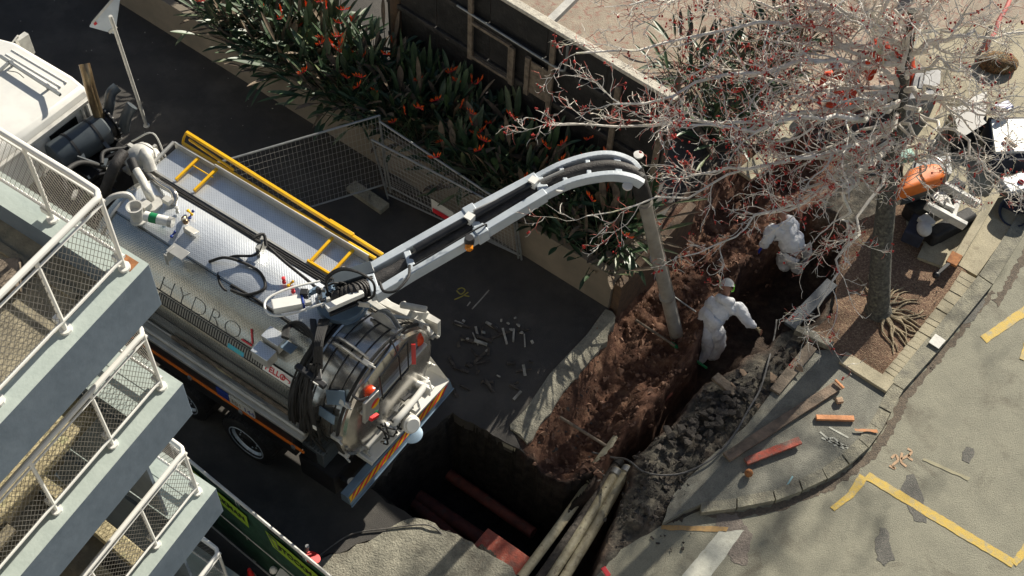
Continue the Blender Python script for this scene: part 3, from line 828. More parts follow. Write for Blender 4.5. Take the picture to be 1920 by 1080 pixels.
for s_ in (1.98, 3.32):
    for w_ in (-1.1, 1.1): wheel(s_, w_)
for w_ in (-1.02, 1.02): wheel(7.6, w_)
for s_ in (1.98, 3.32):
    mg = MB()
    for k in range(12):
        a0, a1 = PI * (k / 12), PI * ((k + 1) / 12)
        for side in (-1,):
            p = [TL(s_ + math.cos(a) * 0.6, side * 1.12, 0.5 + math.sin(a) * 0.58) for a in (a0, a1)]
            q = [TL(s_ + math.cos(a) * 0.6, side * 0.9, 0.5 + math.sin(a) * 0.58) for a in (a0, a1)]
            mg.poly([p[0], p[1], q[1], q[0]])
    tb(mg, 'mudguard', M['black'], smooth=1)
# ---- side lockers and rails
for sd in (-1, 1):
    mb = MB()
    mb.box2(TL(0.95, sd * 0.85, 1.1), TL(5.9, sd * 1.2, 1.72)); tb(mb, 'side_skirt', M['black'], bevel=0.01)
    mb = MB()
    mb.box2(TL(0.75, sd * 0.98, 1.72), TL(5.9, sd * 1.21, 1.79))
    mb.tube([TL(0.75, sd * 1.13, 1.84), TL(5.9, sd * 1.13, 1.84)], 0.03, 8)
    mb.tube([TL(0.75, sd * 1.0, 1.82), TL(5.9, sd * 1.0, 1.82)], 0.018, 8)
    for a, b_ in ((1.5, 2.3), (2.7, 3.5), (4.0, 4.8)):
        mb.tube([TL(a, sd * 1.06, 1.8), TL(a + .08, sd * 1.1, 1.86), TL(b_ - .08, sd * 1.1, 1.86), TL(b_, sd * 1.06, 1.8)], 0.008, 5)
    tb(mb, 'side_rail', M['alum'], bevel=0.004)
mb = MB(); mb.box2(TL(0.75, -1.2, 1.42), TL(5.9, -1.225, 1.46)); so = tb(mb, 'reflective_strip', M['orange'])
mb = MB()
for s_ in (0.9, 1.9, 2.9, 3.9, 4.9): mb.box2(TL(s_, -1.226, 1.405), TL(s_ + .06, -1.25, 1.475))
mb.build('strip_clip', M['galv'], so)
mb = MB(); mb.box2(TL(2.15, -1.2, 1.5), TL(2.38, -1.222, 1.68)); tb(mb, 'blue_placard', M['blue'])
mb = MB(); mb.box2(TL(1.66, -1.2, 1.49), TL(2.13, -1.221, 1.69)); po = tb(mb, 'number_placard', M['offwhite'])
for txt, x0, m_ in (('101', 2.1, 'brass'), ('144', 1.86, 'blue')):
    vs, fs = text_mesh(txt, 0.14, 0.002)
    q = MB(); q.add([TL(x0 - x, -1.2235 - z, 1.54 + y) for x, y, z in vs], fs); q.build('lettering', M[m_], po, smooth=0)
# ---- tank
TC, TR = 2.1, 1.0
mb = MB()
mb.lathe(TL(.95, 0, TC), TL(9, 0, TC), [(0, 0.6), (0, TR), (3.95, TR), (4.08, .95), (4.2, .78), (4.28, .5), (4.3, 0.05)], 72)
tank = tb(mb, 'tank', M['cap_alu'], smooth=0.5)
def skin(s0, s1, th0, th1, r0, r1=None, n=14):
    """curved plate on the tank; angle measured from the crown, positive to the camera side"""
    q = MB(); r1 = r1 or r0 + 0.006
    for k in range(n):
        a, b_ = th0 + (th1 - th0) * k / n, th0 + (th1 - th0) * (k + 1) / n
        P = lambda s, a_, r: TL(s, -math.sin(a_) * r, TC + math.cos(a_) * r)
        q.add([P(s0, a, r1), P(s1, a, r1), P(s1, b_, r1), P(s0, b_, r1)], [(0, 1, 2, 3)])
    for a in (th0, th1):
        P = lambda s, r: TL(s, -math.sin(a) * r, TC + math.cos(a) * r)
        q.add([P(s0, r0), P(s1, r0), P(s1, r1), P(s0, r1)], [(0, 1, 2, 3)])
    return q
skin(1.0, 4.9, -0.62, 0.33, TR, TR + .012).build('tread_plate', M['tread_alu'], tank, smooth=0.5)
skin(1.15, 3.6, 1.02, 1.16, TR, TR + .014).build('slotted_vent', M['slots'], tank, smooth=0.5)
sm = MB()
for th in (0.36, 0.99, 1.18, 1.42): sm.tube([TL(1.0, -math.sin(th) * 1.004, TC + math.cos(th) * 1.004), TL(4.9, -math.sin(th) * 1.004, TC + math.cos(th) * 1.004)], 0.007, 5)
sm.build('panel_seam', M['black'], tank)
sm = MB()
for s_ in (1.0, 4.86):
    sm.lathe(TL(s_, 0, TC), TL(9, 0, TC), [(0, TR), (0, TR + .02), (.04, TR + .02), (.04, TR)], 60)
sm.build('band', M['alum'], tank)
def wrap_text(txt, size, s0, th0, r, m, name, parent=tank, spacing=1.0, xs=1.0, offset=0.0):
    vs, fs = text_mesh(txt, size, 0.002, spacing, xs, offset)
    q = MB(); q.add([TL(s0 - x, -math.sin(th0 - y / r) * (r + z), TC + math.cos(th0 - y / r) * (r + z)) for x, y, z in vs], fs)
    return q.build(name, m, parent, smooth=0)
wrap_text('HYDRO', 0.36, 3.66, 1.0, 1.006, M['greyink'], 'lettering', spacing=1.1, xs=1.18, offset=-0.014)
# red chevron mark after the name
q = MB()
def onT(s, th, r=1.014): return TL(s, -math.sin(th) * r, TC + math.cos(th) * r)
q.beam(onT(1.98, 0.72), onT(1.87, 0.9), 0.025, 0.004, up=onT(2, .8) - TL(2, 0, TC)); q.beam(onT(2.06, 0.93), onT(1.87, 0.93), 0.025, 0.004, up=onT(2, .93) - TL(2, 0, TC))
q.build('red_mark', M['redink'], tank, smooth=0)
# under panels below the tank side
mb = MB(); mb.box2(TL(1.0, -0.86, 1.3), TL(5.8, -0.97, 1.75)); tb(mb, 'lower_panel', M['alum'])
mb = MB(); mb.box2(TL(1.1, -0.99, 1.82), TL(3.4, -1.03, 1.88)); mb.box2(TL(2.2, -1.031, 1.83), TL(2.5, -1.036, 1.87), m=1); tb(mb, 'timber_rubbing_strip', [M['oldwood'], M['tread']])
# front end fittings
# ---- walkway with folded yellow ladder
mb = MB()
mb.box2(TL(1.35, 0.62, 2.92), TL(5.1, 1.14, 2.965)); wk = tb(mb, 'walkway', M['tread_alu'])
mb = MB()
mb.box2(TL(1.35, 0.585, 2.78), TL(5.12, 0.617, 2.99)); mb.box2(TL(1.35, 1.142, 2.8), TL(5.12, 1.165, 3.09))
mb.tube(curve_pts([TL(5.13, 0.62, 3.0), TL(5.15, 1.16, 3.05)], 3), 0.03); mb.tube([TL(1.35, 1.16, 3.09), TL(4.3, 1.16, 3.09)], 0.022)
mb.build('walkway_edge', M['alum'], wk)
yl = MB()
a0, a1 = TP(342, 250, w=1.16), TP(704, 488, w=1.16)
yl.beam(TL(5.05, 1.36, 3.16), TL(1.2, 1.3, 3.08), 0.05, 0.06)
yl.beam(TL(5.02, 1.22, 3.06), TL(1.25, 1.2, 3.06), 0.045, 0.05)
yl.tube([TL(5.05, 1.36, 3.16), TL(5.06, 1.3, 3.1), TL(5.02, 1.22, 3.06)], 0.022, 6)
yl.beam(TL(4.95, 1.3, 3.12), TL(4.0, 1.25, 3.1), 0.03, 0.04)
yl.beam(TL(2.2, 1.31, 3.13), TL(1.75, 1.31, 3.12), 0.065, 0.05)
for s_ in (4.62, 4.25, 2.0, 1.62): yl.beam(TL(s_, 1.22, 3.06), TL(s_, 0.64, 3.01), 0.045, 0.045)
yl.beam(TL(2.05, 0.63, 3.01), TL(1.4, 0.63, 3.01), 0.04, 0.04); yl.beam(TL(4.62, 1.0, 3.02), TL(4.2, 1.0, 3.02), 0.02, 0.02)
tb(yl, 'ladder', M['yellow'], bevel=0.006)
# ---- hoses and cables along the tank top
def th_pt(s, th, up=0.03): return onT(s, th, TR + up)
hb = MB()
rnd = random.Random(5)
for k in range(5):
    th = -0.56 + k * 0.022
    hb.tube([th_pt(s, th + 0.012 * math.sin(s * 2 + k), 0.03 + 0.015 * (k % 2)) for s in np.arange(1.1, 5.0, 0.22)], 0.014, 6)
hb.tube(curve_pts([th_pt(3.1, 0.25), th_pt(2.9, 0.1, .1), th_pt(2.6, 0.0, .05), th_pt(2.35, .0), th_pt(2.15, .15), th_pt(2.3, .36, .04), th_pt(2.55, .42, .03)], 6), 0.022, 8)
hb.tube([th_pt(s, 0.35 + 0.01 * math.sin(s * 5), .02) for s in np.arange(1.0, 2.7, 0.1)], 0.018, 6)
hb.tube([th_pt(s, 0.38 + 0.012 * math.sin(s * 6), .02) for s in np.arange(1.0, 2.7, 0.1)], 0.014, 6)
hp = [TP(493, 452, z=3.25), TP(478, 478, z=3.2), TP(432, 482, z=3.1), TP(410, 510, z=3.05), TP(418, 540, z=3.0), TP(450, 556, z=2.95), TP(500, 585, z=2.95)]
hb.tube(curve_pts(hp, 6), 0.02, 8)
hp = [TP(505, 465, z=3.3), TP(535, 492, z=3.3), TP(570, 520, z=3.2), TP(600, 545, z=3.3)]
hb.tube(curve_pts(hp, 5), 0.024, 8)
tb(hb, 'cable_bundle', M['rubber'])
# brackets on the tank crown
mb = MB()
p = TP(322, 485, z=3.1)
mb.beam(p, p + TL(-.02, 0, .22), 0.16, 0.02, up=(1, 0, 0)); mb.box(p + TL(-0.12, 0.05, 0.2), (0.3, 0.17, 0.014)); mb.box(p + TL(-0.02, -0.1, 0.1), (0.05, 0.02, 0.22))
p = TP(360, 435, z=3.14); mb.box(p + Vector((0, 0, .05)), (0.2, 0.14, 0.012), Matrix.Rotation(.5, 3, 'X')); mb.box(p + Vector((0.04, 0.05, .02)), (0.14, 0.02, 0.1))
p = TP(490, 462, z=3.18); mb.box(p, (0.06, 0.24, 0.2), Matrix.Rotation(.3, 3, 'Z')); mb.tube(curve_pts([p + Vector((0, 0, .1)), p + Vector((.07, .05, .18)), p + Vector((.02, -.1, .16)), p + Vector((-.1, 0, .08))], 4), .025, 8, m=1)
tb(mb, 'bracket', [M['alum'], M['rubber']], bevel=0.005)
mb = MB(); 
for px_, py_, m_ in ((333, 398, 0), (533, 530, 1), (550, 548, 1)):
    p = TP(px_, py_, z=3.14); mb.lathe(p, p + Vector((0, 0, 1)), [(0, .03), (.03, .03), (.04, .018), (.09, .018), (.09, .03), (.11, .03), (.12, 0)], 12, m=m_)
p = TP(345, 410, z=3.15); mb.tube([p, p + TL(-.16, -.1, .14)], .03, 10, m=0); mb.ball(p, .045, m=2); mb.ball(p + TL(-.16, -.1, .14), .045, m=2)
tb(mb, 'relief_valve', [M['alum'], M['redink'], M['brass']])
for (a, b_, m_) in (((353, 395), (360, 402), 'yellow'), ((322, 443), (328, 435), 'blue'), ((541, 535), (549, 528), 'yellow'), ((356, 408), (362, 396), 'blue')):
    mb = MB(); p = TP(*a, z=3.14); q_ = TP(*b_, z=3.16); mb.tube([p, q_], .016, 6); mb.ball(p, .03, sq=(1, 1, .6)); mb.ball(q_, .024); tb(mb, 'tap_handle', M[m_])
# white box cylinder with green sticker, filler neck
mb = MB(); a_, b_ = TP(272, 405, z=3.3), TP(322, 417, z=3.3); mb.tube([a_, b_], .075, 16); mb.tube([a_ + (b_ - a_) * .2, a_ + (b_ - a_) * .48], .0765, 16, m=1); mb.tube([b_ - (b_ - a_) * .1, b_ + (b_ - a_) * .05], .08, 16, m=2)
tb(mb, 'canister', [M['white'], M['green'], M['alum']])
mb = MB(); p = TP(260, 412, z=3.1); mb.lathe(p, p + Vector((0, 0, 1)), [(0, .12), (.02, .12), (.03, .085), (.2, .1), (.3, .125), (.3, .1), (.2, .06)], 20); mb.tube(curve_pts([p + TL(0.05, 0.05, .1), p + TL(.2, 0.1, .3), p + TL(.35, -.05, .32), p + TL(.45, -.2, .2)], 5), .045, 10)
tb(mb, 'filler_neck', M['offwhite'])
# ---- front vacuum gear: cyclone, drums, pipes, hoses
cy = TL(5.5, 0.78, 1.95)
mb = MB(); mb.lathe(cy, cy + Vector((0, 0, 1)), [(0, .18), (0.1, .24), (.75, .24), (.8, .27), (.86, .27), (.9, .22), (1.0, .19), (1.06, .1), (1.08, .01)], 28)
mb.tube(curve_pts([cy + TL(-.1, 0, 1.0), cy + TL(-.25, -.1, 1.18), cy + TL(-.42, -.2, 1.0)], 6), .09, 16)
mb.box(cy + TL(.1, 0, .95), (.3, .06, .14)); mb.tube(curve_pts([cy + TL(-.3, .2, .9), cy + TL(0, .3, 1.15), cy + TL(.3, .1, .95)], 6), .014, 6)
tb(mb, 'cyclone', M['offwhite'], bevel=0)
mb = MB()
for k in range(8):
    a_ = 2 * PI * k / 8; mb.box(cy + Vector((math.cos(a_) * .27, math.sin(a_) * .27, .84)), (.06, .05, .12), Matrix.Rotation(a_, 3, 'Z'))
tb(mb, 'clamp', M['alum'])
def hosem(px, rr, name, m, n=16, ribs=True):
    c_ = curve_pts(px, 8); q = MB()
    rad = [rr * (1 + (0.035 if (i % 2 and ribs) else 0)) for i in range(len(c_))]
    q.tube(c_, rad, n); return tb(q, name, m)
hosem([TP(232, 285, z=3.05), TP(215, 312, z=3.0), TP(203, 340, z=2.8), TP(190, 380, z=2.4), TP(180, 410, z=2.1)], .085, 'suction_hose', M['hose'])
hosem([TP(256, 320, z=3.15), TP(268, 340, z=3.3), TP(276, 358, z=3.3), TP(284, 374, z=3.12)], .062, 'transfer_pipe', M['offwhite'], ribs=False)
hosem([TP(270, 322, z=2.9), TP(300, 345, z=3.1), TP(326, 362, z=3.2), TP(325, 385, z=3.1)], .05, 'vacuum_line', M['steel'], ribs=False)
hosem([TP(246, 300, z=3.2), TP(254, 320, z=3.15)], .07, 'rubber_sleeve', M['rubber'], ribs=False)
mb = MB(); p = TP(287, 385, z=3.1); mb.lathe(p - Vector((0, 0, .05)), p + Vector((0, 0, 1)), [(0, .2), (.05, .2), (.05, .14), (.09, .14), (.09, .1)], 24); mb.box(p + TL(.02, -.12, .1), (.16, .14, .1)); mb.box(p + TL(-.18, .14, .1), (.12, .1, .09)); tb(mb, 'flange', M['offwhite'], bevel=.004)
# manifold clutter round the tank front
mb = MB()
for k in range(26):
    rn = random.Random(k); s_, w_ = rn.uniform(5.6, 6.35), rn.uniform(-.9, .8)
    p = TL(s_, w_, 2.3 + rn.uniform(0, .45)); mb.beam(p, p + Vector((rn.uniform(-.3, .3), rn.uniform(-.3, .3), rn.uniform(-.15, .15))), rn.uniform(.02, .09), rn.uniform(.02, .08), m=k % 3)
tb(mb, 'bracket', [M['black'], M['alum'], M['drum']])
hosem([TL(5.75, -.5, 3.0), TL(5.95, -.3, 3.1), TL(6.1, .1, 2.9), TL(6.0, .4, 2.6)], .04, 'rubber_sleeve', M['rubber'])
hosem([TL(5.7, 0.2, 3.05), TL(5.85, 0.4, 3.05), TL(5.75, .75, 2.9)], .03, 'rubber_sleeve', M['rubber'])
mb = MB(); a_, b_ = TP(103, 298, z=2.65), TP(196, 240, z=2.65); dlt = b_ - a_
mb.lathe(a_, b_, [(-.02, .02), (-.02, .2), (0, .25), (.04, .265), (dlt.length - .03, .265), (dlt.length, .24)], 32); 
dr = tb(mb, 'air_filter_drum', M['drum'])
mb = MB(); mb.lathe(b_, b_ + dlt, [(0, .24), (.0, .2), (.1, .2), (.1, .26), (.14, .26), (.14, .1), (.15, 0)], 24)
for k in range(18):
    an = 2 * PI * k / 18; d_ = dlt.normalized(); u_ = d_.cross(Vector((0, 0, 1))).normalized(); v_ = d_.cross(u_); mb.ball(b_ + d_ * .12 + (u_ * math.cos(an) + v_ * math.sin(an)) * .27, .018, 6, k=4, m=1)
mb.build('end_flange', [M['black'], M['alum']], dr)
mb = MB()
for t_ in (.3, .75): mb.lathe(a_ + dlt * t_, b_, [(0, .262), (0, .275), (.04, .275), (.04, .262)], 32)
mb.build('strap', M['black'], dr)
mb = MB(); mb.beam(TP(150, 325, z=2.35), TP(225, 270, z=2.35), .5, .08); mb.box2(TL(6.2, -.9, 1.3), TL(7.0, 1.0, 2.2)); tb(mb, 'equipment_bay', M['black'], bevel=.01)
hosem([TP(201, 215, z=2.7), TP(205, 195, z=2.95), TP(208, 175, z=3.1), TP(220, 163, z=3.15)], .085, 'intake_elbow', M['drum'], ribs=False)
hosem([TP(232, 243, z=2.6), TP(235, 225, z=2.85), TP(243, 205, z=3.05), TP(248, 198, z=3.1)], .09, 'intake_elbow', M['drum'], ribs=False)
mb = MB(); c_ = curve_pts([TL(6.62, .98, 2.3), TL(6.62, .98, 3.1), TL(6.62, 0.99, 3.5), TL(6.66, 1.03, 3.68), TL(6.75, 1.1, 3.82)], 5); mb.tube(c_, .085, 18, cap=False); mb.tube([p + Vector((0, 0, -.01)) for p in c_], .07, 18, cap=False, m=1); tb(mb, 'exhaust_stack', [M['brass'], M['black']])
# ---- cab
cab = MB()
prof = [(6.98, 1.0), (6.98, 2.95), (7.05, 3.12), (7.3, 3.2), (8.6, 3.2), (9.2, 3.0), (9.45, 2.2), (9.5, 1.0)]
cab.add([TL(s, 1.18, z) for s, z in prof] + [TL(s, -1.18, z) for s, z in prof], [tuple(range(8)), tuple(range(15, 7, -1))] + [(i, i + 8, (i + 1) % 8 + 8, (i + 1) % 8) for i in range(8)])
cabo = tb(cab, 'cab', M['white'], bevel=0.06)
q = MB()
for w_ in (1.0, .88, .8, -.8, -.95): q.box2(TL(7.25, w_, 3.19), TL(8.5, w_ + .025, 3.215))
q.build('roof_rib', M['white'], cabo, bevel=.008)
q = MB(); q.beam(TP(0, 105, z=3.3), TP(113, 178, z=3.3), .045, .04); q.beam(TP(17, 117, z=3.3), TP(-6, 138, z=3.3), .04, .04)
for t_ in (.2, .8): q.box(TP(0, 105, z=3.25).lerp(TP(113, 178, z=3.25), t_), (.05, .05, .1))
q.tube(curve_pts([TP(15, 133, z=3.24), TP(32, 136, z=3.26), TP(45, 146, z=3.24)], 4), .008, 5); q.build('roof_bar', M['galv'], cabo)
q = MB(); q.box2(TL(6.96, .25, 2.2), TL(6.978, .8, 2.8)); q.build('rear_window', M['glass'], cabo)
q = MB()
for w_ in (-.1, .9, 1.0): q.box2(TL(6.93, w_, 1.6), TL(6.979, w_ + .05, 2.9))
q.box2(TL(6.9, -1.15, 2.93), TL(6.975, 1.1, 3.0)); q.build('rear_panel_rib', M['offwhite'], cabo, bevel=.01)
q = MB(); q.tube([TL(8.9, 1.2, 2.9), TL(8.95, 1.45, 2.95), TL(8.95, 1.45, 2.5)], .018, 6); q.box(TL(8.93, 1.5, 2.7), (.1, .22, .42)); q.build('wing_mirror', M['offwhite'], cabo, bevel=.02)
# side body between cab and tank (seen under the balcony)
mb = MB(); mb.box2(TL(5.9, -1.2, 1.0), TL(6.9, -.9, 1.9)); tb(mb, 'side_locker', M['alum'], bevel=.02)
# ---- rear drum and door
mb = MB()
mb.lathe(TL(.95, 0, TC - .02), TL(-1, 0, TC - .02), [(0, .9), (0, 1.02), (.04, 1.035), (.08, 1.0), (.7, 1.0), (.71, 1.05), (.79, 1.05), (.8, 1.0), (.84, .97), (.88, .88), (.91, .7), (.93, .4), (.935, .02)], 72)
door = tb(mb, 'rear_door', M['steel'], smooth=0.5)
mb = MB()
for s_, r_ in ((.96, 1.045), (.9, 1.05), (0.2, 1.06)):
    mb.tube([TL(s_, math.sin(a_) * r_, TC - .02 + math.cos(a_) * r_) for a_ in np.linspace(-2.2, 2.2, 50)], .022, 6)
for k in range(9):
    s_ = .95 + .025 * (k % 3); r_ = 1.09 + .02 * (k // 3); mb.tube([TL(s_ + .1 * math.sin(k + a_ * 3) * .3, -math.sin(a_) * r_, TC + math.cos(a_) * r_) for a_ in np.linspace(0.15, 1.7, 20)], .018, 6)
mb.build('hose_loom', M['rubber'], door)
mb = MB()
def lug(s_, th, l=.36, hgt=.17):
    for ds in (0, .09):
        P = [TL(s_ - l / 2 - ds * .0, 0, 0)]
        rot = lambda x, z: TL(s_ + x, -math.sin(th) * (1.0 + z) , TC + math.cos(th) * (1.0 + z)) + TL(0, math.cos(th) * ds, math.sin(th) * ds)
        pts = [(-.28, 0), (-.1, .14), (.02, .17), (.12, .13), (.2, 0)]
        A = [rot(x * l / .36, z * hgt / .17) for x, z in pts]; B = [p + TL(0, math.cos(th) * .02, math.sin(th) * .02) for p in A]
        n_ = len(pts); mb.add(A + B, [tuple(range(n_)), tuple(range(2 * n_ - 1, n_ - 1, -1))] + [(i, (i + 1) % n_, (i + 1) % n_ + n_, i + n_) for i in range(n_)])
lug(.6, .3, .42, .2); lug(.5, -.4, .36, .16)
mb.beam(onT(.5, .95, 1.04), onT(.22, .8, 1.09), .2, .02, up=onT(.6, .9) - TL(.6, 0, TC), m=1)
mb.beam(onT(.55, 1.2, 1.04), onT(.25, 1.15, 1.1), .14, .02, up=onT(.6, 1.1) - TL(.6, 0, TC), m=1)
mb.build('hinge_lug', [M['offwhite'], M['bluegrey']], door, bevel=.004)
# hinge casting at the far upper side of the door
mb = MB()
for a, b_, wd, h_ in ((TL(.9, .75, 2.85), TL(.3, .9, 2.72), .12, .07), (TL(.6, .95, 2.8), TL(.12, 1.0, 2.35), .07, .1), (TL(.35, .8, 2.88), TL(.32, 1.14, 2.5), .06, .14), (TL(1.0, .6, 3.0), TL(.55, .6, 2.95), .1, .06), (TL(.7, .4, 3.05), TL(.3, .75, 2.9), .05, .05), (TL(.95, .9, 2.75), TL(.2, 1.05, 2.2), .05, .05)): mb.beam(a, b_, wd, h_)
mb.prism([(TL(.45, 1.08, 0).x, TL(.45, 1.08, 0).y), (TL(.1, 1.12, 0).x, TL(.1, 1.12, 0).y), (TL(.1, 1.2, 0).x, TL(.1, 1.2, 0).y), (TL(.45, 1.2, 0).x, TL(.45, 1.2, 0).y)], 2.1, 2.5); mb.tube([TL(.5, .8, 3.0), TL(.15, .95, 3.0)], .05, 12)
tb(mb, 'hinge_frame', M['offwhite'], bevel=.015)
# clamps round the rim, stiffener ribs and latch gear on the end plate
for k in range(10):
    an = -2.6 + k * .58
    q = MB(); c = TL(.2, math.sin(an) * 1.07, TC - .02 + math.cos(an) * 1.07); q.box(c, (.16, .07, .07), Matrix.Rotation(an, 3, 'X')); q.tube([c + TL(.06, 0, 0), c + TL(-.14, math.sin(an) * .05, math.cos(an) * .05)], .018, 8)
    q.build('rim_clamp', M['alum'], door, bevel=.006)
for k, (z_, w0, w1) in enumerate(((2.55, -.72, .72), (1.62, -.7, .75))):
    q = MB(); q.beam(TL(.01, w0, z_), TL(.01, w1, z_), .08, .05); q.build('door_rib', M['alum'], door, bevel=.015)
q = MB()
for k in range(22):
    r3 = random.Random(900 + k); a = TL(-.03 + r3.uniform(-.05, .05), r3.uniform(-.45, .35), r3.uniform(1.3, 1.75)); q.beam(a, a + Vector((r3.uniform(-.12, .05), r3.uniform(-.16, .16), r3.uniform(-.16, .16))), r3.uniform(.02, .06), r3.uniform(.02, .05), m=k % 4)
q.build('latch_gear', [M['black'], M['alum'], M['offwhite'], M['steel']], door)
q = MB()
for k in range(5):
    r3 = random.Random(940 + k); a = TL(-.05, r3.uniform(-.5, -.2), r3.uniform(1.7, 2.0)); b2 = TL(-.06, r3.uniform(-.5, .2), r3.uniform(1.3, 1.6)); q.tube(curve_pts([a, (a + b2) / 2 + Vector((-.08, 0, -.12)) , b2], 6), .014, 6)
q.build('hydraulic_hose', M['rubber'], door)
for s_ in (.74, .54, .36):
    q = MB(); q.lathe(TL(s_, 0, TC - .02), TL(-1, 0, TC - .02), [(0, 1.0), (0, 1.016), (.014, 1.016), (.014, 1.0)], 72); q.build('seam', M['black'], door)
# wire frame on the door
mb = MB()
fp = [TP(712, 706, z=2.1), TP(783, 622, z=2.5), TP(800, 640, z=2.2), TP(718, 752, z=1.9)]
fp = [TP(712, 706, s=-.1), TP(764, 640, s=-.1), TP(766, 690, s=-.12), TP(718, 748, s=-.1), TP(712, 706, s=-.1)]
mb.tube(fp, .014, 6); mb.tube([TP(733, 636, s=.1), TP(748, 670, s=-.1), TP(752, 712, s=-.14)], .012, 6)
mb.tube(curve_pts([TP(662, 742, s=.0), TP(670, 728, s=.05), TP(700, 690, s=.1), TP(730, 650, s=.1), TP(733, 636, s=.12), TP(752, 620, s=.12), TP(768, 613, s=.3), TP(772, 628, s=.2)], 6), .018, 6)
mb.tube(curve_pts([TP(662, 742, s=.0), TP(675, 750, s=-.1), TP(690, 745, s=-.12)], 4), .02, 6)
mb.build('wire_guard', M['black'], door)
for px_, py_, s_ in ((782, 634, .12), (694, 735, .05)):
    p = TP(px_, py_, s=s_); q = MB(); q.lathe(p - Vector((0, 0, .07)), p + Vector((0, 0, 1)), [(0, .095), (.06, .095), (.09, .08), (.14, .07), (.16, .03), (.165, 0)], 20); be = tb(q, 'beacon', M['beacon'])
    q = MB(); q.lathe(p - Vector((0, 0, .2)), p, [(0, .05), (.1, .05), (.1, .09), (.13, .09)], 14); q.build('beacon_base', M['alum'], be)
# brown-grey drop tube and sight glass on the door
mb = MB(); mb.beam(TP(775, 645, s=-.05), TP(776, 682, s=-.15), .06, .05); tb(mb, 'number_lamp', M['red'])
mb = MB(); p = TP(704, 756, s=-.28); 
for k, (c_, a0_, a1_) in enumerate((('red', 0.3, PI + .3), ('yellow', PI + .3, 2 * PI + .3))):
    pts = [p] + [p + TL(0, math.cos(a_) * .085, math.sin(a_) * .085) for a_ in np.linspace(a0_, a1_, 12)]
    mb.poly(pts, k)
tb(mb, 'indicator_disc', [M['redink'], M['yellow']], smooth=0)
mb = MB(); mb.box(TP(706, 775, s=-.25), (.03, .05, .1)); tb(mb, 'green_label', M['green'])
mb = MB(); mb.box(TP(701, 782, s=-.3), (.05, .16, .05), Matrix.Rotation(.5, 3, 'X')); tb(mb, 'red_handle', M['red'])
mb = MB(); mb.box(TP(695, 762, s=-.1), (.05, .3, .45), Matrix.Rotation(0.1, 3, 'X')); tb(mb, 'door_bracket', M['alum'], bevel=.01)
# ---- rear platform, valves, manifold
PZ = 1.12
mb = MB()
pp = [TP(842, 714, z=PZ), TP(698, 868, z=PZ), TP(616, 812, z=PZ), TL(1.2, 1.05, PZ)]
mb.prism([(p.x, p.y) for p in pp], PZ - .05, PZ)
a_, b_, c_ = TP(842, 714, z=PZ), TP(698, 868, z=PZ), TP(616, 812, z=PZ)
mb.beam(b_ + Vector((0, 0, -.02)), c_ + Vector((0, 0, -.02)), .03, .1); 
mb.add([a_, TP(795, 652, z=1.62), TP(756, 640, z=1.62), TL(.9, 1.06, PZ)], [(0, 1, 2, 3)])
tb(mb, 'rear_platform', M['white'], bevel=.004)
mb = MB()
wp = M['white']
def bar(p0, s0, p1, s1, r): mb.tube([TP(*p0, z=s0), TP(*p1, z=s1)], r, 14)
mb.tube(curve_pts([TP(735, 808, z=1.45), TP(738, 796, z=1.62), TP(748, 783, z=1.7), TP(775, 752, z=1.72), TP(798, 722, z=1.72)], 6), .05, 14)
bar((708, 790), 1.7, (738, 806), 1.55, .055)
bar((772, 714), 1.75, (803, 728), 1.7, .045)
p = TP(763, 790, z=1.4); mb.lathe(p, p + TL(-.3, -.1, .2), [(0, .02), (0, .13), (.16, .14), (.17, .11), (.2, .11), (.2, .02)], 20)
p = TP(776, 765, z=1.25); mb.box(p, (.16, .13, .1))
p = TP(795, 715, z=1.65)
for dx, dy in ((0, 0), (.06, .14), (-.08, .1)): mb.box(p + Vector((dx, dy, 0)), (.22, .03, .2))
mb.box(p + Vector((0, .06, -.1)), (.3, .24, .04)); mb.beam(TP(770, 712, z=1.6), TP(800, 716, z=1.75), .1, .03); mb.beam(TP(800, 716, z=1.75), TP(806, 735, z=1.6), .1, .03)
p = TP(728, 790, z=1.35); mb.box(p, (.2, .18, .14)); mb.ball(p + Vector((0, .05, .1)), .07)
tb(mb, 'outlet_manifold', wp, bevel=.01)
mb = MB(); bar((678, 823), 1.25, (697, 808), 1.3, .055); tb(mb, 'grey_valve', M['greypvc'])
mb = MB(); bar((697, 808), 1.31, (716, 792), 1.4, .035); bar((686, 820), 1.33, (700, 808), 1.38, .02); tb(mb, 'chrome_ram', M['steel'])
mb = MB(); 
for k in range(14):
    rn = random.Random(50 + k); p = TP(735 + rn.uniform(-10, 40), 760 + rn.uniform(-35, 35), z=1.5); mb.beam(p, p + Vector((rn.uniform(-.12, .12), rn.uniform(-.12, .12), rn.uniform(-.1, .1))), .03, .04, m=k % 2)
bar((745, 760), 1.4, (715, 790), 1.35, .04); bar((742, 775), 1.4, (770, 745), 1.4, .03)
tb(mb, 'latch_gear', [M['black'], M['steel']])
for k, (px_, py_) in enumerate(((772, 708), (779, 712))):
    p = TP(px_, py_, z=1.66); mb = MB(); mb.box(p, (.06, .05, .03)); tb(mb, 'red_lever', M['redink'])
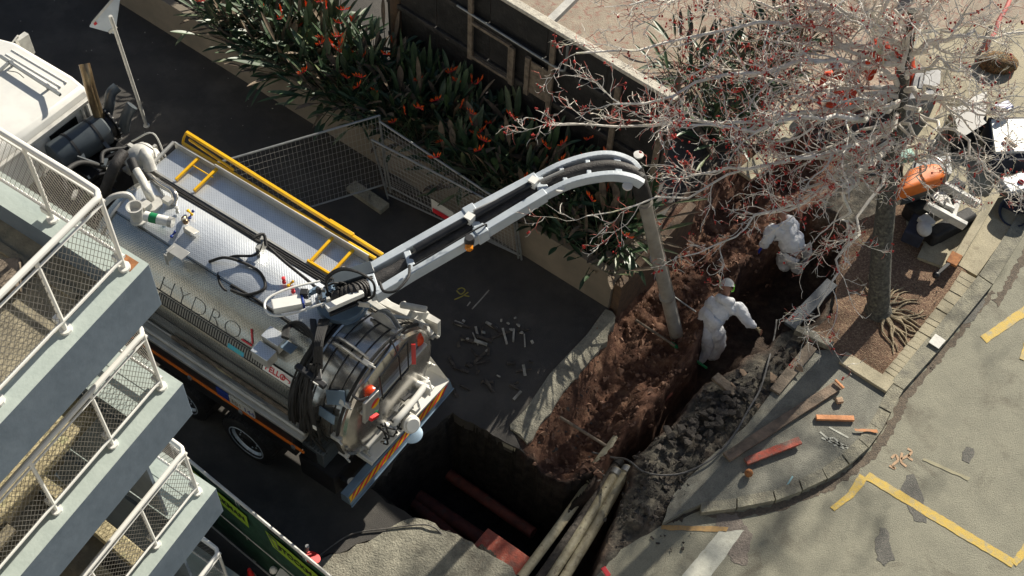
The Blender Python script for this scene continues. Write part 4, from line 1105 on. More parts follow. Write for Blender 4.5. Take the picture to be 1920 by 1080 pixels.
# ---- bumper with chevrons
mb = MB(); BZ = .78
a_, b_ = TP(843, 716, z=.98), TP(652, 936, z=.98)
mb.add([TL(-.02, 1.24, .98), TL(-.02, -1.24, .98), TL(-.09, -1.24, .77), TL(-.09, 1.24, .77), TL(.1, 1.24, .77), TL(.1, -1.24, .77), TL(.1, 1.24, .98), TL(.1, -1.24, .98)], [(0, 1, 2, 3), (3, 2, 5, 4), (0, 6, 7, 1), (6, 4, 5, 7), (0, 3, 4, 6), (1, 7, 5, 2)])
mb.tube([TL(-.095, 1.25, .77), TL(-.095, -1.25, .77)], .014, 6)
bu = tb(mb, 'bumper', M['bluegrey'], bevel=.005)
q = MB()
nst = 26
for k in range(nst):
    t0 = 1.22 - k * 2.44 / nst; t1 = t0 - 2.44 / nst
    up_, dn_ = TL(-.03, 0, .955), TL(-.062, 0, .855)
    off = TL(-.008, 0, .003)
    q.poly([up_ + TL(0, t0, 0) + off, up_ + TL(0, t1, 0) + off, dn_ + TL(0, t1 - .22, 0) + off if k < nst - 2 else dn_ + TL(0, -1.22, 0) + off, dn_ + TL(0, max(t0 - .22, -1.22), 0) + off], k % 2)
q.build('chevron_marking', [M['redink'], M['yellow']], bu, smooth=0)
mb = MB(); p = TP(660, 903, z=.95); mb.lathe(p, p + Vector((0, 0, 1)), [(-.1, .06), (0, .07), (0, .05), (.02, .045), (.03, 0)], 16); tb(mb, 'round_lamp', M['offwhite'])
mb = MB(); p = TP(772, 815, z=.75); mb.lathe(p, p + Vector((0, 0, 1)), [(0, .0), (0, .16), (.03, .17), (.05, .1), (.06, 0)], 24); tb(mb, 'disc_plate', M['bluegrey'])
mb = MB()
for w_ in (-1.0, -.4, .4, 1.0): mb.box(TL(.25, w_, .75), (.5, .08, .3))
mb.box2(TL(.3, -1.15, .55), TL(.95, 1.1, 1.05)); tb(mb, 'rear_frame', M['black'])
# ---- control cabinet, near rear corner
mb = MB(); p0 = TP(602, 842, z=1.15)
mb.box(p0, (.4, .34, .5)); 
for k in range(7): mb.box(p0 + Vector((-.17 + k * .055, 0, .255)), (.022, .32, .02))
cb = tb(mb, 'control_cabinet', M['drum'], bevel=.012)
q = MB(); q.box(p0 + TL(.05, -.175, 0), (.24, .01, .36)); q.build('cabinet_label', M['black'], cb)
mb = MB(); p = TP(616, 862, z=.8); mb.lathe(p, p + TL(-1, 0, 0), [(0, .05), (.04, .05), (.05, 0)], 12); tb(mb, 'indicator_lamp', M['yellow'])
mb = MB(); mb.tube(curve_pts([TP(625, 842, z=1.0), TP(628, 852, z=.98), TP(637, 857, z=.95)], 5), .012, 6); tb(mb, 'red_coiled_lead', M['redink'])
# shelf bracket by the door and number plate
mb = MB(); mb.beam(TP(588, 752, z=1.95), TP(636, 780, z=1.95), .2, .05); mb.beam(TP(590, 760, z=1.7), TP(590, 750, z=1.95), .05, .05)
tb(mb, 'side_bracket', M['bluegrey'], bevel=.012)
mb = MB(); mb.lathe(TP(608, 745, z=1.98), TP(608, 745, z=2.3), [(0, .05), (.1, .05), (.12, .02), (.2, .02)], 10); mb.tube([TP(606, 752, z=2.0), TP(612, 738, z=2.15)], .016, 6); tb(mb, 'side_valve', M['alum'])
# hanging black hose loom down the near side
mb = MB()
rn = random.Random(9)
for k in range(22):
    a0_ = (586 + rn.uniform(-14, 14), 690 + rn.uniform(-10, 10)); a1_ = (574 + rn.uniform(-12, 10), 745 + rn.uniform(-12, 12)); a2_ = (578 + rn.uniform(-14, 20), 795 + rn.uniform(-10, 20))
    mb.tube(curve_pts([TP(*a0_, w=-.9), TP(*a1_, w=-1.08 - rn.uniform(0, .08)), TP(*a2_, w=-1.12), TP(a2_[0] + rn.uniform(-15, 30), a2_[1] + rn.uniform(10, 40), w=-1.0)], 5), rn.uniform(.012, .024), 6)
for k in range(5): mb.tube(curve_pts([TP(600 + k * 4, 600, z=3.2), TP(592 + k * 3, 640, w=-.75), TP(590 + k * 3, 690, w=-.9)], 5), .022, 6)
for k in range(4): mb.tube(curve_pts([TP(530 + k * 3, 632 + k, w=-.78), TP(534 + k * 3, 614, w=-.55), TP(560, 604 + k * 3, w=-.45), TP(588, 628 + k * 3, w=-.5), TP(598, 655 + k * 3, w=-.7)], 5), .022, 6)
tb(mb, 'hose_loom', M['rubber'])
mb = MB(); mb.beam(TP(585, 580, z=3.0), TP(598, 715, w=-1.0), .09, .08, m=0); mb.beam(TP(555, 685, w=-1.0), TP(610, 725, w=-1.0), .08, .08); tb(mb, 'prop_arm', M['black'], bevel=.01)
mb = MB(); p = TP(590, 718, w=-1.06); mb.box(p, (.12, .01, .03)); p = TP(590, 802, w=-1.15); mb.box(p, (.06, .01, .09)); tb(mb, 'cable_label', M['white'])
# ---- tool boxes on the tank side
for (px_, py_, zz_) in ((514, 630, 3.1), (494, 658, 3.0)):
    p = TP(px_, py_, z=zz_); q = MB(); q.box(p, (.3, .2, .012)); q.box(p - Vector((0, 0, .1)), (.29, .19, .2), m=1)
    tb(q, 'tool_box', [M['tread_alu'], M['alum']], bevel=.006)
mb = MB(); p = TP(540, 650, z=3.02); mb.box(p, (.22, .14, .02)); tb(mb, 'box_shelf', M['bluegrey'])
wrap_text('PELLO', .13, 1.56, 1.12, 1.03, M['redink'], 'sticker_lettering', parent=tank, offset=.002)
mb = MB()
q2 = skin(1.05, 1.6, 1.0, 1.16, 1.018, 1.022); q2.build('sticker', M['white'], tank)
mb = MB(); mb.tube([onT(1.18, 1.08, 1.035) + TL(.07 * math.cos(a_), 0, .05 * math.sin(a_)) for a_ in np.linspace(0, 2 * PI, 18)], .008, 5); mb.build('sticker_ring', M['redink'], tank)
skin(1.95, 2.25, 1.1, 1.17, TR + .012, TR + .02).build('blue_sticker', mat('cyan_blue_sticker', (.05, .35, .6), (.1, .5, .35), 12, .5), tank)

# ---- boom on its slewing column
mb = MB(); ct = TP(640, 575, z=3.1)
mb.lathe(Vector((ct.x, ct.y, 2.75)), Vector((ct.x, ct.y, 9)), [(0, .42), (.05, .42), (.35, .3), (.42, .34), (.5, .34), (.5, .2)], 32)
mb.box(Vector((ct.x, ct.y, 3.05)), (.6, .55, .03))
col = tb(mb, 'boom_column', M['bluegrey'])
bz = lambda t: 3.5 + .6 * t
def BP(px, py, t): return TP(px, py, z=bz(t))
U_ = [BP(690, 510, .0), BP(760, 470, .12), BP(880, 402, .4), BP(1005, 336, .7), BP(1050, 313, .85), BP(1100, 297, .95), BP(1145, 293, 1), BP(1182, 305, .95), BP(1200, 325, .85)]
Lw = [BP(705, 555, .0), BP(775, 512, .12), BP(900, 440, .4), BP(1022, 366, .7), BP(1062, 347, .85), BP(1105, 335, .95), BP(1150, 330, 1), BP(1185, 336, .95), BP(1203, 345, .85)]
boom = MB()
for P_ in (U_, Lw):
    C_ = [P_[0], P_[1], P_[2], P_[3]] + curve_pts(P_[3:], 5)[1:]
    for i in range(len(C_) - 1):
        d_ = (C_[i + 1] - C_[i]).normalized() * .01
        boom.beam(C_[i] - d_, C_[i + 1] + d_, .09 if i > 2 else .12, .15 if i > 2 else .2)
for i, wd in ((1, .1), (2, .12), (3, .16)):
    boom.beam(U_[i], Lw[i], wd, .16)
for i in (4, 5): boom.beam(U_[i], Lw[i], .07, .1)
boom.beam(U_[6].lerp(U_[7], .3), Lw[6].lerp(Lw[7], .3), .1, .1)
boom.beam(U_[0], Lw[0], .12, .22)
for P_, Q_ in ((U_, Lw), (Lw, U_)):
    m1, m2 = P_[2].lerp(P_[3], -.06), P_[2].lerp(P_[3], .1)
    boom.beam(m1, m2, .16, .23)
bo = tb(boom, 'boom', M['boom'], bevel=.012)
mb = MB(); mid = [(a + b_) / 2 for a, b_ in zip(U_, Lw)]
c_ = curve_pts([TP(628, 560, z=3.45), TP(665, 548, z=3.55)] + [m - Vector((0, 0, .02)) for m in mid], 6)
mb.tube(c_, [.115 if i < 16 else .10 for i in range(len(c_))], 20)
for k in range(9): mb.lathe(c_[2 + k], c_[3 + k], [(0, .12), (0, .132), (.02, .132), (.02, .12)], 20)
mb.build('suction_tube', M['hose'], bo)
mb = MB(); 
for i, (t0, t1, r_) in enumerate(((.1, .93, .05), (.02, .9, .045))):
    a_ = mid[1 + i].lerp(mid[2 + i], t0) + Vector((0, 0, .14)) + (U_[1 + i] - Lw[1 + i]).normalized() * .04; b_ = mid[1 + i].lerp(mid[2 + i], t1) + Vector((0, 0, .14)) + (U_[1 + i] - Lw[1 + i]).normalized() * .04
    mb.tube([a_, b_], r_, 14, m=0); 
    if i: mb.tube([a_ + (U_[1] - Lw[1]).normalized() * .08, mid[4] + Vector((0, 0, .12))], .02, 8, m=1)
    mb.box(b_, (.12, .12, .12), m=2)
mb.build('hydraulic_ram', [M['black'], M['alum'], M['white']], bo)
mb = MB()
mb.tube(curve_pts([Lw[1] + Vector((0, 0, .16)), Lw[1].lerp(Lw[2], .2) + Vector((0, 0, .16)), Lw[2] + Vector((0, 0, .17)), Lw[2].lerp(Lw[3], .1) + Vector((0, 0, .1))], 6), .014, 6)
p_ = [TP(712, 530, z=3.75), TP(720, 546, z=3.8), TP(742, 545, z=3.85), TP(765, 520, z=3.85), TP(768, 498, z=3.75)]
mb.tube(curve_pts(p_, 6), .02, 8)
for off in (0, .03, .06):
    p_ = [TP(615, 552, z=3.5), TP(612, 525 - off * 60, z=3.7), TP(640, 506 - off * 50, z=3.85), TP(675, 512, z=3.9), TP(700, 530, z=3.8), TP(700, 555, z=3.6), TP(680, 565, z=3.5)]
    mb.tube(curve_pts(p_, 6), .018, 7)
for k in range(10):
    rn = random.Random(70 + k); a_ = (600 + rn.uniform(0, 90), 530 + rn.uniform(-8, 22)); b2 = (a_[0] + rn.uniform(10, 40), a_[1] + rn.uniform(-14, 10)); 
    mb.tube(curve_pts([TP(*a_, z=3.4), TP((a_[0] + b2[0]) / 2, (a_[1] + b2[1]) / 2 - 6, z=3.62), TP(*b2, z=3.5)], 5), .015, 6)
mb.build('hydraulic_hose', M['rubber'], bo)
# grey square sleeve and grey motor tube at the column
mb = MB(); mb.beam(TP(625, 530, z=3.5), TP(700, 505, z=3.55), .2, .16); mb.build('slew_sleeve', M['drum'], bo, bevel=.01)
mb = MB(); a_, b_ = TP(512, 576, z=3.45), TP(566, 566, z=3.45); mb.beam(a_, b_, .17, .14, m=0); mb.beam(b_, b_ + (b_ - a_) * .08, .18, .16, m=1); mb.beam(a_ - (b_ - a_) * .03, a_, .18, .15, m=2); tb(mb, 'slew_motor', [M['white'], M['blue'], M['greypvc']], bevel=.008)
mb = MB(); mb.tube(curve_pts([TP(600, 527, z=3.4), TP(545, 540, z=3.42), TP(507, 556, z=3.42), TP(496, 572, z=3.42), TP(507, 590, z=3.42), TP(540, 590, z=3.42), TP(605, 570, z=3.5), TP(612, 574, z=3.5)], 7), .016, 8); tb(mb, 'guard_hoop', M['white'])
mb = MB(); mb.beam(TP(612, 578, z=3.6), TP(680, 548, z=3.6), .1, .08); mb.beam(TP(618, 590, z=3.5), TP(690, 560, z=3.45), .05, .05, m=1); tb(mb, 'luffing_ram', [M['white'], M['black']], bevel=.006)
mb = MB()
for k in range(24):
    rn = random.Random(200 + k); p = TP(570 + rn.uniform(0, 90), 555 + rn.uniform(-14, 18), z=3.35 + rn.uniform(0, .2)); mb.box(p, (rn.uniform(.03, .12), rn.uniform(.03, .1), rn.uniform(.03, .12)), Matrix.Rotation(rn.uniform(0, 3), 3, 'Z'), m=k % 4)
tb(mb, 'valve_block', [M['alum'], M['bluegrey'], M['black'], M['offwhite']], bevel=.004)
mb = MB(); p = TP(682, 571, z=3.45); mb.box(p, (.16, .02, .1), Matrix.Rotation(.5, 3, 'Z')); tb(mb, 'number_tag', M['offwhite'])
p = TP(880, 452, z=3.85); q = MB(); q.lathe(p + Vector((0, 0, .08)), p - Vector((0, 0, 1)), [(0, .06), (.06, .075), (.12, .07)], 14, m=0); q.lathe(p - Vector((0, 0, .02)), p + TL(-.3, -.5, -.3), [(0, .055), (.1, .06), (.13, .03)], 14, m=1); q.build('boom_lamp', [M['black'], mat('amber_lens', (.85, .3, .02), (.7, .22, .01), 4, .25)], bo)
mb = MB()
for a in ((1049, 354), (1176, 351), (1197, 292)):
    p = TP(*a, z=4.0); mb.lathe(p, p + Vector((0, 0, 1)), [(0, .07), (.03, .075), (.04, 0)], 16)
mb.build('pulley_disc', M['white'], bo)
# suction wand
wnd = [U(1190, 318, 4.05), U(1200, 348, 3.85), U(1207, 372, 3.6)]
base_ = U(1272, 645, -0.75)
wand = tag(MB().tube(curve_pts(wnd, 4), .125, 20).build('suction_wand', M['rubber']), 'long grey suction tube hanging from the boom tip down into the trench', 'suction tube')
q = MB(); a_ = wnd[2]; d_ = base_ - a_
q.tube([a_, a_ + d_], [.1, .115], 24)
for t_ in (.02, .36, .62, .63, .985): q.lathe(a_ + d_ * t_, base_ + d_, [(0, .105), (0, .122 + t_ * .015), (.03, .122 + t_ * .015), (.03, .105)], 24)
q.tube([a_ + d_ * t_ + Vector((.12, 0.02, 0)) for t_ in (.05, .5, .95)], .008, 5)
q.build('tube', M['suction'], wand)
# ================================================================ TEMPORARY FENCE, SIGN
def wire_panel(A, B, H, label, A2=None, B2=None, sx=0.075, sz=0.15):
    """welded mesh fence panel; A,B bottom corners, A2,B2 top corners (leaning panels)"""
    A, B = Vector(A), Vector(B); A2 = A2 or A + Vector((0, 0, H)); B2 = B2 or B + Vector((0, 0, H))
    L = (B - A).length
    f = MB(); lift = lambda p, q, t: p.lerp(q, t)
    f.tube([A, A2], .02, 8); f.tube([B, B2], .02, 8); f.tube([A2, B2], .02, 8); f.tube([A.lerp(A2, .08), B.lerp(B2, .08)], .016, 8)
    root = f.build('mesh_fence', M['galv'], label=label, cat='fence', group='temporary fence panels round the dig')
    g = MB(); n = int(L / sx)
    for k in range(1, n): g.tube([A.lerp(B, k / n).lerp(A2.lerp(B2, k / n), .08), A2.lerp(B2, k / n)], .0028, 3, cap=False)
    m_ = int(H / sz)
    for k in range(1, m_): 
        t = .08 + .92 * k / m_; g.tube([A.lerp(A2, t), B.lerp(B2, t)], .0028, 3, cap=False)
    g.build('wire_mesh', bpy.data.materials.get('fence_wire') or mat('fence_wire', (.33, .32, .3), None, 4, .5), root, smooth=0)
    return root
F1 = U(726, 355, 0.05)
wire_panel(F1, U(350, 470, .05), 1.9, 'mesh fence panel running behind the yellow ladder of the truck', F1 + Vector((-.06, 0.04, 1.85)), U(440, 300, 1.2) + (U(440, 300, 1.2) - F1 - Vector((0, 0, 1.2))) * 0.0 if False else None)
wire_panel(U(733, 360, .05), U(978, 487, .05), 1.9, 'mesh fence panel along the planter with the sagging sign', U(712, 228, 1.9), U(966, 396, 1.3))
wire_panel(U(728, 372, .05), U(972, 484, .05), 1.8, 'second mesh fence panel leaning against the planter side panel', U(697, 262, 1.6), U(962, 400, 1.25))
q = MB(); a_, b_ = U(808, 372, 1.0), U(850, 398, .9); q.add([a_, b_, b_ + Vector((.02, -.05, -.26)), a_ + Vector((.02, -.05, -.28))], [(0, 1, 2, 3)]); q.add([a_ + Vector((.03, -.06, -.17)), b_ + Vector((.03, -.06, -.15)), b_ + Vector((.03, -.06, -.27)), a_ + Vector((.03, -.06, -.29))], [(0, 1, 2, 3)], 1)
q.build('fence_sign', [M['offwhite'], M['redink']], smooth=0, label='sagging white and red notice tied to the mesh fence beside the boom', cat='sign')
for a, b_, lab in (((658, 348), (722, 392), 'long grey fence foot lying in the alley under the corner of the mesh fence'), ((700, 335), (762, 362), 'shorter dirty fence foot half hidden behind the fence corner post')):
    q = MB(); q.beam(U(*a, .06), U(*b_, .06), .24, .12); mid_ = U((a[0] + b_[0]) / 2, (a[1] + b_[1]) / 2, .13); q.box(mid_, (.06, .12, .03)); 
    q.build('fence_ballast', M['slab'] if a[0] < 690 else M['rock'], bevel=.02, label=lab, cat='fence ballast')
# give way sign seen from behind
sp = U(275, 236, 0)
sg = empty('give_way_sign', 'grey backed triangular road sign on a pale pole beside the truck', 'road sign', sp)
lean = U(207, 30, 2.72) - sp
q = MB(); q.tube([Vector((0, 0, 0)), lean], .033, 12); q.tube([Vector((0, 0, 0)), Vector((0, 0, .02))], .06, 12); q.build('pole', M['offwhite'], sg)
tri = [U(166, 50, 2.42) - sp, U(228, -22, 2.9) - sp, U(216, 64, 2.15) - sp]
c_ = sum(tri, Vector()) / 3; nrm = (tri[1] - tri[0]).cross(tri[2] - tri[0]).normalized()
if nrm.dot(Vector((0, -1, 1))) < 0: nrm = -nrm
def rtri(k, off):
    out = []
    for i in range(3):
        p, q1, q2 = tri[i], tri[i - 1], tri[(i + 1) % 3]
        for t in (.09, .04): out.append(p.lerp(q1, t))
        for t in (.04, .09): out.append(p.lerp(q2, t))
    return [c_ + (p - c_) * k + nrm * off for p in out]
A_ = rtri(1, -.006); B_ = rtri(1, 0)
q = MB(); n_ = 12; q.add(A_ + B_, [tuple(range(11, -1, -1)), tuple(range(12, 24))] + [(i, (i + 1) % 12, (i + 1) % 12 + 12, i + 12) for i in range(12)])
bm = q.build('plate', M['boom'], sg, smooth=0)
q = MB(); q.beam(tri[0].lerp(tri[1], .1) + nrm * .015, tri[0].lerp(tri[1], .95) + nrm * .015, .04, .02, up=nrm); q.beam(tri[0].lerp(tri[2], .75) + nrm * .02, tri[2].lerp(tri[1], .18) + nrm * .02, .05, .02, up=nrm); q.build('bracket', M['offwhite'], sg)
q = MB(); s_ = tri[0].lerp(c_, .33) + nrm * .008; uu = (tri[1] - tri[0]).normalized(); vv = nrm.cross(uu); q.poly([s_ - uu * .035 - vv * .02, s_ + uu * .02 - vv * .035, s_ + uu * .035 + vv * .02, s_ - uu * .02 + vv * .035]); q.build('sticker', M['redink'], sg, smooth=0)

# ================================================================ HOARDING (green shade cloth fence with banners)
HZ = 2.0
hA, hB = U(322, 836, HZ), U(622, 1084, HZ)
hB = hA + (hB - hA) * 1.25
hd = (hB - hA).normalized(); hn = Vector((hd.y, -hd.x, 0)); hn = hn if hn.y < 0 else -hn
hroot = empty('shade_cloth_fence', 'green shade cloth fence with lime banners under the stair tower', 'fence', (hA.x, hA.y, 0))
def H(t, z, off=0.0): return hd * t + hn * off + Vector((0, 0, z))
HL = (hB - hA).length
q = MB()
nn = 60
for i in range(nn):
    for j in range(8):
        P = lambda a, b_: H(a / nn * HL, .1 + b_ / 8 * 1.86, .02 + .02 * math.sin(a * .7 + b_ * .6) * math.sin(b_ * .9))
        q.add([P(i, j), P(i + 1, j), P(i + 1, j + 1), P(i, j + 1)], [(0, 1, 2, 3)])
q.build('shade_cloth', M['shade'], hroot, smooth=1)
q = MB(); q.tube([H(0, HZ), H(HL, HZ)], .024, 8); q.tube([H(0, .12, .05), H(HL, .12, .05)], .012, 6); q.tube([H(0, 1.0, .05), H(HL, 1.02, .05)], .008, 5)
for k in range(4):
    q.tube([H(k * HL / 3, 0), H(k * HL / 3, HZ)], .022, 8)
q.build('frame', M['offwhite'], hroot)
for k, t0 in enumerate((0.36, 1.84)):
    bn = MB(); L_ = 1.12; 
    bn.add([H(t0, 1.9, .05), H(t0 + L_, 1.84, .05), H(t0 + L_, 1.5, .06), H(t0 + .1, 1.55, .06)], [(0, 1, 2, 3)])
    bo2 = bn.build('banner', M['lime'], hroot, smooth=0)
    vs, fs = text_mesh('STOCKMAN', .17, .002, 1.05, 1.0, .004)
    w_ = max(v[0] for v in vs); tt = MB()
    tt.add([H(t0 + .22 + x / w_ * (L_ - .28), 1.66 - (x / w_) * .03 + y, .06 + z) for x, y, z in vs], fs); tt.build('lettering', M['ink'], bo2, smooth=0)
    tt = MB(); tt.tube([H(t0 + .06, 1.87, .06), H(t0 + .2, 1.86, .06), H(t0 + .24, 1.62, .06), H(t0 + .16, 1.6, .06), H(t0 + .06, 1.87, .06)], .008, 4); tt.build('banner_emblem', M['leaf2'], bo2, smooth=0)

# ---- cones and barrier near the bottom edge
def cone(px, py, lab, ht=.75, tilt=(0, 0)):
    r = empty('traffic_cone', lab, 'traffic cone', U(px, py, .05), 0)
    r.rotation_euler = (tilt[0], tilt[1], 0.3)
    q = MB(); q.lathe((0, 0, 0), (0, 0, 1), [(0, .14), (ht * .45, .088), (ht * .72, .055), (ht, .025), (ht, .0)], 20); q.build('cone_body', M['red'], r)
    q = MB(); q.lathe((0, 0, 0), (0, 0, 1), [(ht * .45, .091), (ht * .72, .059)], 20); q.build('reflective_band', M['offwhite'], r)
    q = MB(); q.box((0, 0, .0), (.38, .38, .04)); q.build('base', M['rubber'], r, bevel=.02); return r
cone(480, 1108, 'red and white cone standing in front of the green shade cloth')
sg2 = empty('folded_sign_stack', 'pile of red white and green folded signs and cones by the lower fence end', 'sign', U(566, 1130, 0))
q = MB(); q.tube([Vector((0, 0, .1)), Vector((.05, .1, .35))], .17, 20); q.build('red_disc_sign', M['red'], sg2)
q = MB(); q.beam(Vector((-.3, .1, .72)), Vector((.75, -.3, .68)), .2, .03); q.ball((-.35, .15, .74), .06); q.build('white_sign_board', M['white'], sg2, bevel=.006)
q = MB(); q.beam(Vector((-.1, -.02, .76)), Vector((.6, -.28, .73)), .1, .02); q.build('green_strip', M['green'], sg2)
q = MB(); q.tube([Vector((.12, .35, .6)), Vector((.16, .4, .7))], .12, 18); q.build('red_disc', M['red'], sg2)
q = MB(); q.tube([Vector((.04, .5, .6)), Vector((.1, .45, .95))], .03, 8); q.build('handle', M['greypvc'], sg2)

# ================================================================ STRELITZIA
def leafblade(mb, base, d, L, wd, bend, m=0, n=6):
    d = d.normalized(); side = d.cross(Vector((0, 0, 1))); 
    if side.length < .1: side = Vector((1, 0, 0))
    side.normalize(); vs = []
    for i in range(n + 1):
        t = i / n; p = base + d * (L * t) + Vector((0, 0, -bend * t * t)); ww = wd * math.sin(PI * min(1, t * .92 + .06)) ** .8
        up = Vector((0, 0, ww * .35))
        vs += [p - side * ww + up, p, p + side * ww + up]
    fs = []
    for i in range(n):
        a = i * 3; fs += [(a, a + 1, a + 4, a + 3), (a + 1, a + 2, a + 5, a + 4)]
    mb.add(vs, fs, m)
def plant_mesh(seed):
    rn = random.Random(seed); lf = MB(); fl = MB()
    for k in range(34):
        a = rn.uniform(0, 2 * PI); el = rn.uniform(.25, 1.35); h = rn.uniform(.35, .85)
        b0 = Vector((rn.uniform(-.25, .25), rn.uniform(-.25, .25), 0)); d = Vector((math.cos(a) * math.cos(el), math.sin(a) * math.cos(el), math.sin(el)))
        tip = b0 + d * h; mt = 2 if rn.random() < .24 else (1 if rn.random() < .2 else 0)
        lf.tube([b0, tip], .009, 4, m=mt, cap=False)
        leafblade(lf, tip, d + Vector((0, 0, rn.uniform(-.3, .3))), rn.uniform(.36, .68), rn.uniform(.028, .062), rn.uniform(0, .15), m=mt)
    for k in range(rn.choice((0, 1, 2))):
        a = rn.uniform(0, 2 * PI); d = Vector((math.cos(a) * .5, math.sin(a) * .5, 1)).normalized(); b0 = Vector((rn.uniform(-.2, .2), rn.uniform(-.2, .2), 0)); tip = b0 + d * rn.uniform(.9, 1.25)
        fl.tube([b0, tip], .007, 4, m=1, cap=False); hz = Vector((math.cos(a), math.sin(a), .1))
        fl.tube([tip, tip + hz * .16], [.014, .002], 5, m=2)
        for q_ in range(5):
            dd = (Vector((0, 0, 1)) + hz * (q_ - 1.5) * .4 + Vector((rn.uniform(-.3, .3), rn.uniform(-.3, .3), 0))).normalized(); p = tip + hz * .03 * q_; s_ = dd.cross(hz).normalized() * .02
            fl.poly([p, p + dd * .05 - s_ * .8, p + dd * .11, p + dd * .05 + s_ * .8], 0); fl.poly([p, p + dd * .05 + s_.cross(dd) * .8, p + dd * .1, p + dd * .05 - s_.cross(dd) * .8], 0)
    return lf, fl
protos = []
rn = random.Random(42)
plant_spots = []
for k in range(30):
    a_ = 0.5 + k * 0.31 if k < 29 else 9.6
    for row in (0, 1, 2):
        if rn.random() < .12: continue
        b_ = PW * (.24 + .27 * row) + rn.uniform(-.12, .12)
        plant_spots.append((a_ + rn.uniform(-.12, .12), b_))
extra_spots = [U(x, y, .3) for x, y in ((1290, 170), (1330, 190), (1360, 140), (1300, 110), (1400, 190), (1440, 150), (1380, 235), (1340, 240), (1500, 60), (1460, 90), (1420, 110))]
def place_plant(i, P):
    k = i % 6
    if k >= len(protos):
        lf, fl = plant_mesh(100 + k); r = empty('bird_of_paradise_plant', 'x', 'plant', P, 0, 'strelitzia plants crowding the planter')
        lf.build('foliage', [M['leaf'], M['leaf2'], M['dead']], r, smooth=0); fl.build('flower', [M['flower'], M['leaf'], M['redink']], r, smooth=0); protos.append(r)
    else:
        r = copy_tree(protos[k]); 
    r.location = P; r.rotation_euler = (rn.uniform(-.12, .12), rn.uniform(-.12, .12), rn.uniform(0, 6.28)); s_ = rn.uniform(.75, 1.1); r.scale = (s_, s_, s_)
    return r
for i, (a_, b_) in enumerate(plant_spots):
    r = place_plant(i, PLp(a_, b_, PLZ - .14))
    col_ = 'under the boom' if a_ < 2.3 else 'behind the leaning mesh fence' if a_ < 4.0 else 'below the window frame of the black wall' if a_ < 5.4 else 'beside the thick brown post' if a_ < 6.8 else 'in the sunlit stretch left of the post' if a_ < 8.2 else 'near the upper left end'
    row_ = 'front row' if b_ < PW * .38 else 'middle row' if b_ < PW * .64 else 'back row'
    r['label'] = 'strelitzia plant in the ' + row_ + ' ' + col_; r['group'] = 'strelitzia plants, ' + row_ + ' ' + col_
for i, P in enumerate(extra_spots):
    r = place_plant(i + 3, Vector((P.x, P.y, .02))); r['label'] = 'strelitzia plant growing on the terrace under the bare branches'; r['group'] = 'terrace plants under the bare tree'
# spiky flax between planter and wall
for k, (a_, b_) in enumerate(((4.6, PW - .25), (5.1, PW - .2), (5.5, PW - .3))):
    q = MB(); r2 = random.Random(300 + k)
    for j in range(9):
        an = r2.uniform(0, 6.28); d = Vector((math.cos(an) * .25, math.sin(an) * .25, 1)); leafblade(q, Vector((r2.uniform(-.06, .06), r2.uniform(-.06, .06), 0)), d, r2.uniform(.9, 1.4), .04, .02)
    o = q.build('flax_plant', M['leaf'], smooth=0, label='tall spiky dark flax rising against the black timber wall', cat='plant', group='spiky flaxes below the wall'); o.location = PLp(a_, b_, PLZ - .14)

# ================================================================ TRENCH THINGS
def rod(name, a, b_, za, zb, r, m, label, cat, r2=None, n=10):
    return MB().tube([U(*a, za), U(*b_, zb)], [r, r2 or r], n).build(name, m, label=label, cat=cat)
C4 = [((968, 1095), (1135, 862), -.35, 'leftmost of the cream conduits crossing the trench', .075, 'conduit'), ((1002, 1100), (1162, 862), -.38, 'dark muddy conduit between the cream conduits', .08, 'rock'), ((1022, 1100), (1158, 880), -.33, 'middle cream conduit crossing the trench', .075, 'conduit'), ((1048, 1100), (1178, 876), -.36, 'rightmost cream conduit crossing the trench', .08, 'conduit')]
for a, b_, z, lab, r_, m_ in C4:
    P_ = [U(*a, z), U((a[0] + b_[0]) / 2 + 3, (a[1] + b_[1]) / 2, z - .02), U(*b_, z)]
    o = MB().tube(curve_pts(P_, 6), r_, 16).build('conduit', M[m_], label=lab, cat='pipe')
    q = MB(); d_ = (P_[2] - P_[0]).normalized(); q.lathe(P_[2] - d_ * .12, P_[2], [(0, r_ * .9), (0, r_ * 1.15), (.1, r_ * 1.15), (.1, r_ * .7)], 16); q.build('collar', M['galv'] if m_ == 'conduit' else M['rubber'], o)
q = MB().tube(curve_pts([U(1100, 905, -.3), U(1130, 860, -.2), U(1150, 835, -.2), U(1165, 815, -.3)], 5), .1, 12).build('cloth_wrap', M['conduit'], label='dirty wrapped pipe joint at the upper end of the conduits', cat='pipe')
rod('red_pipe', (1146, 842), (1255, 735), -.32, -.55, .07, M['terra'], 'dull red pipe running up the middle of the trench', 'pipe')
rod('steel_rod', (1050, 782), (1146, 842), .02, -.15, .026, M['oldwood'], 'short brown rod lying over the trench above the conduits', 'rod')
hnd = rod('digging_tool', (1192, 600), (1265, 648), .0, -.35, .022, M['oldwood'], 'long handled tool with green shaft lying across the trench by the suction tube', 'tool')
MB().tube([U(1258, 643, -.34), U(1285, 662, -.5), U(1325, 690, -.75)], [.035, .03, .022], 10).build('green_shaft', M['green'], hnd)
rod('steel_rod', (1262, 555), (1305, 585), -.2, -.3, .014, M['galv'], 'thin pale rod behind the kneeling worker in white', 'rod')
MB().tube(curve_pts([U(1110, 848, -.2), U(1150, 858, -.1), U(1176, 862, .1), U(1206, 884, .12), U(1245, 891, .13), U(1290, 884, .14), U(1340, 856, .16), U(1378, 812, .16), U(1402, 770, .16), U(1425, 730, .14), U(1440, 680, .05), U(1452, 630, -.3), U(1456, 600, -.5)], 7), .016, 8).build('black_hose', mat('scuffed_hose', (.12, .115, .11), (.04, .04, .04), 9, .5), label='thin black hose looping over the right bank of the trench', cat='hose')
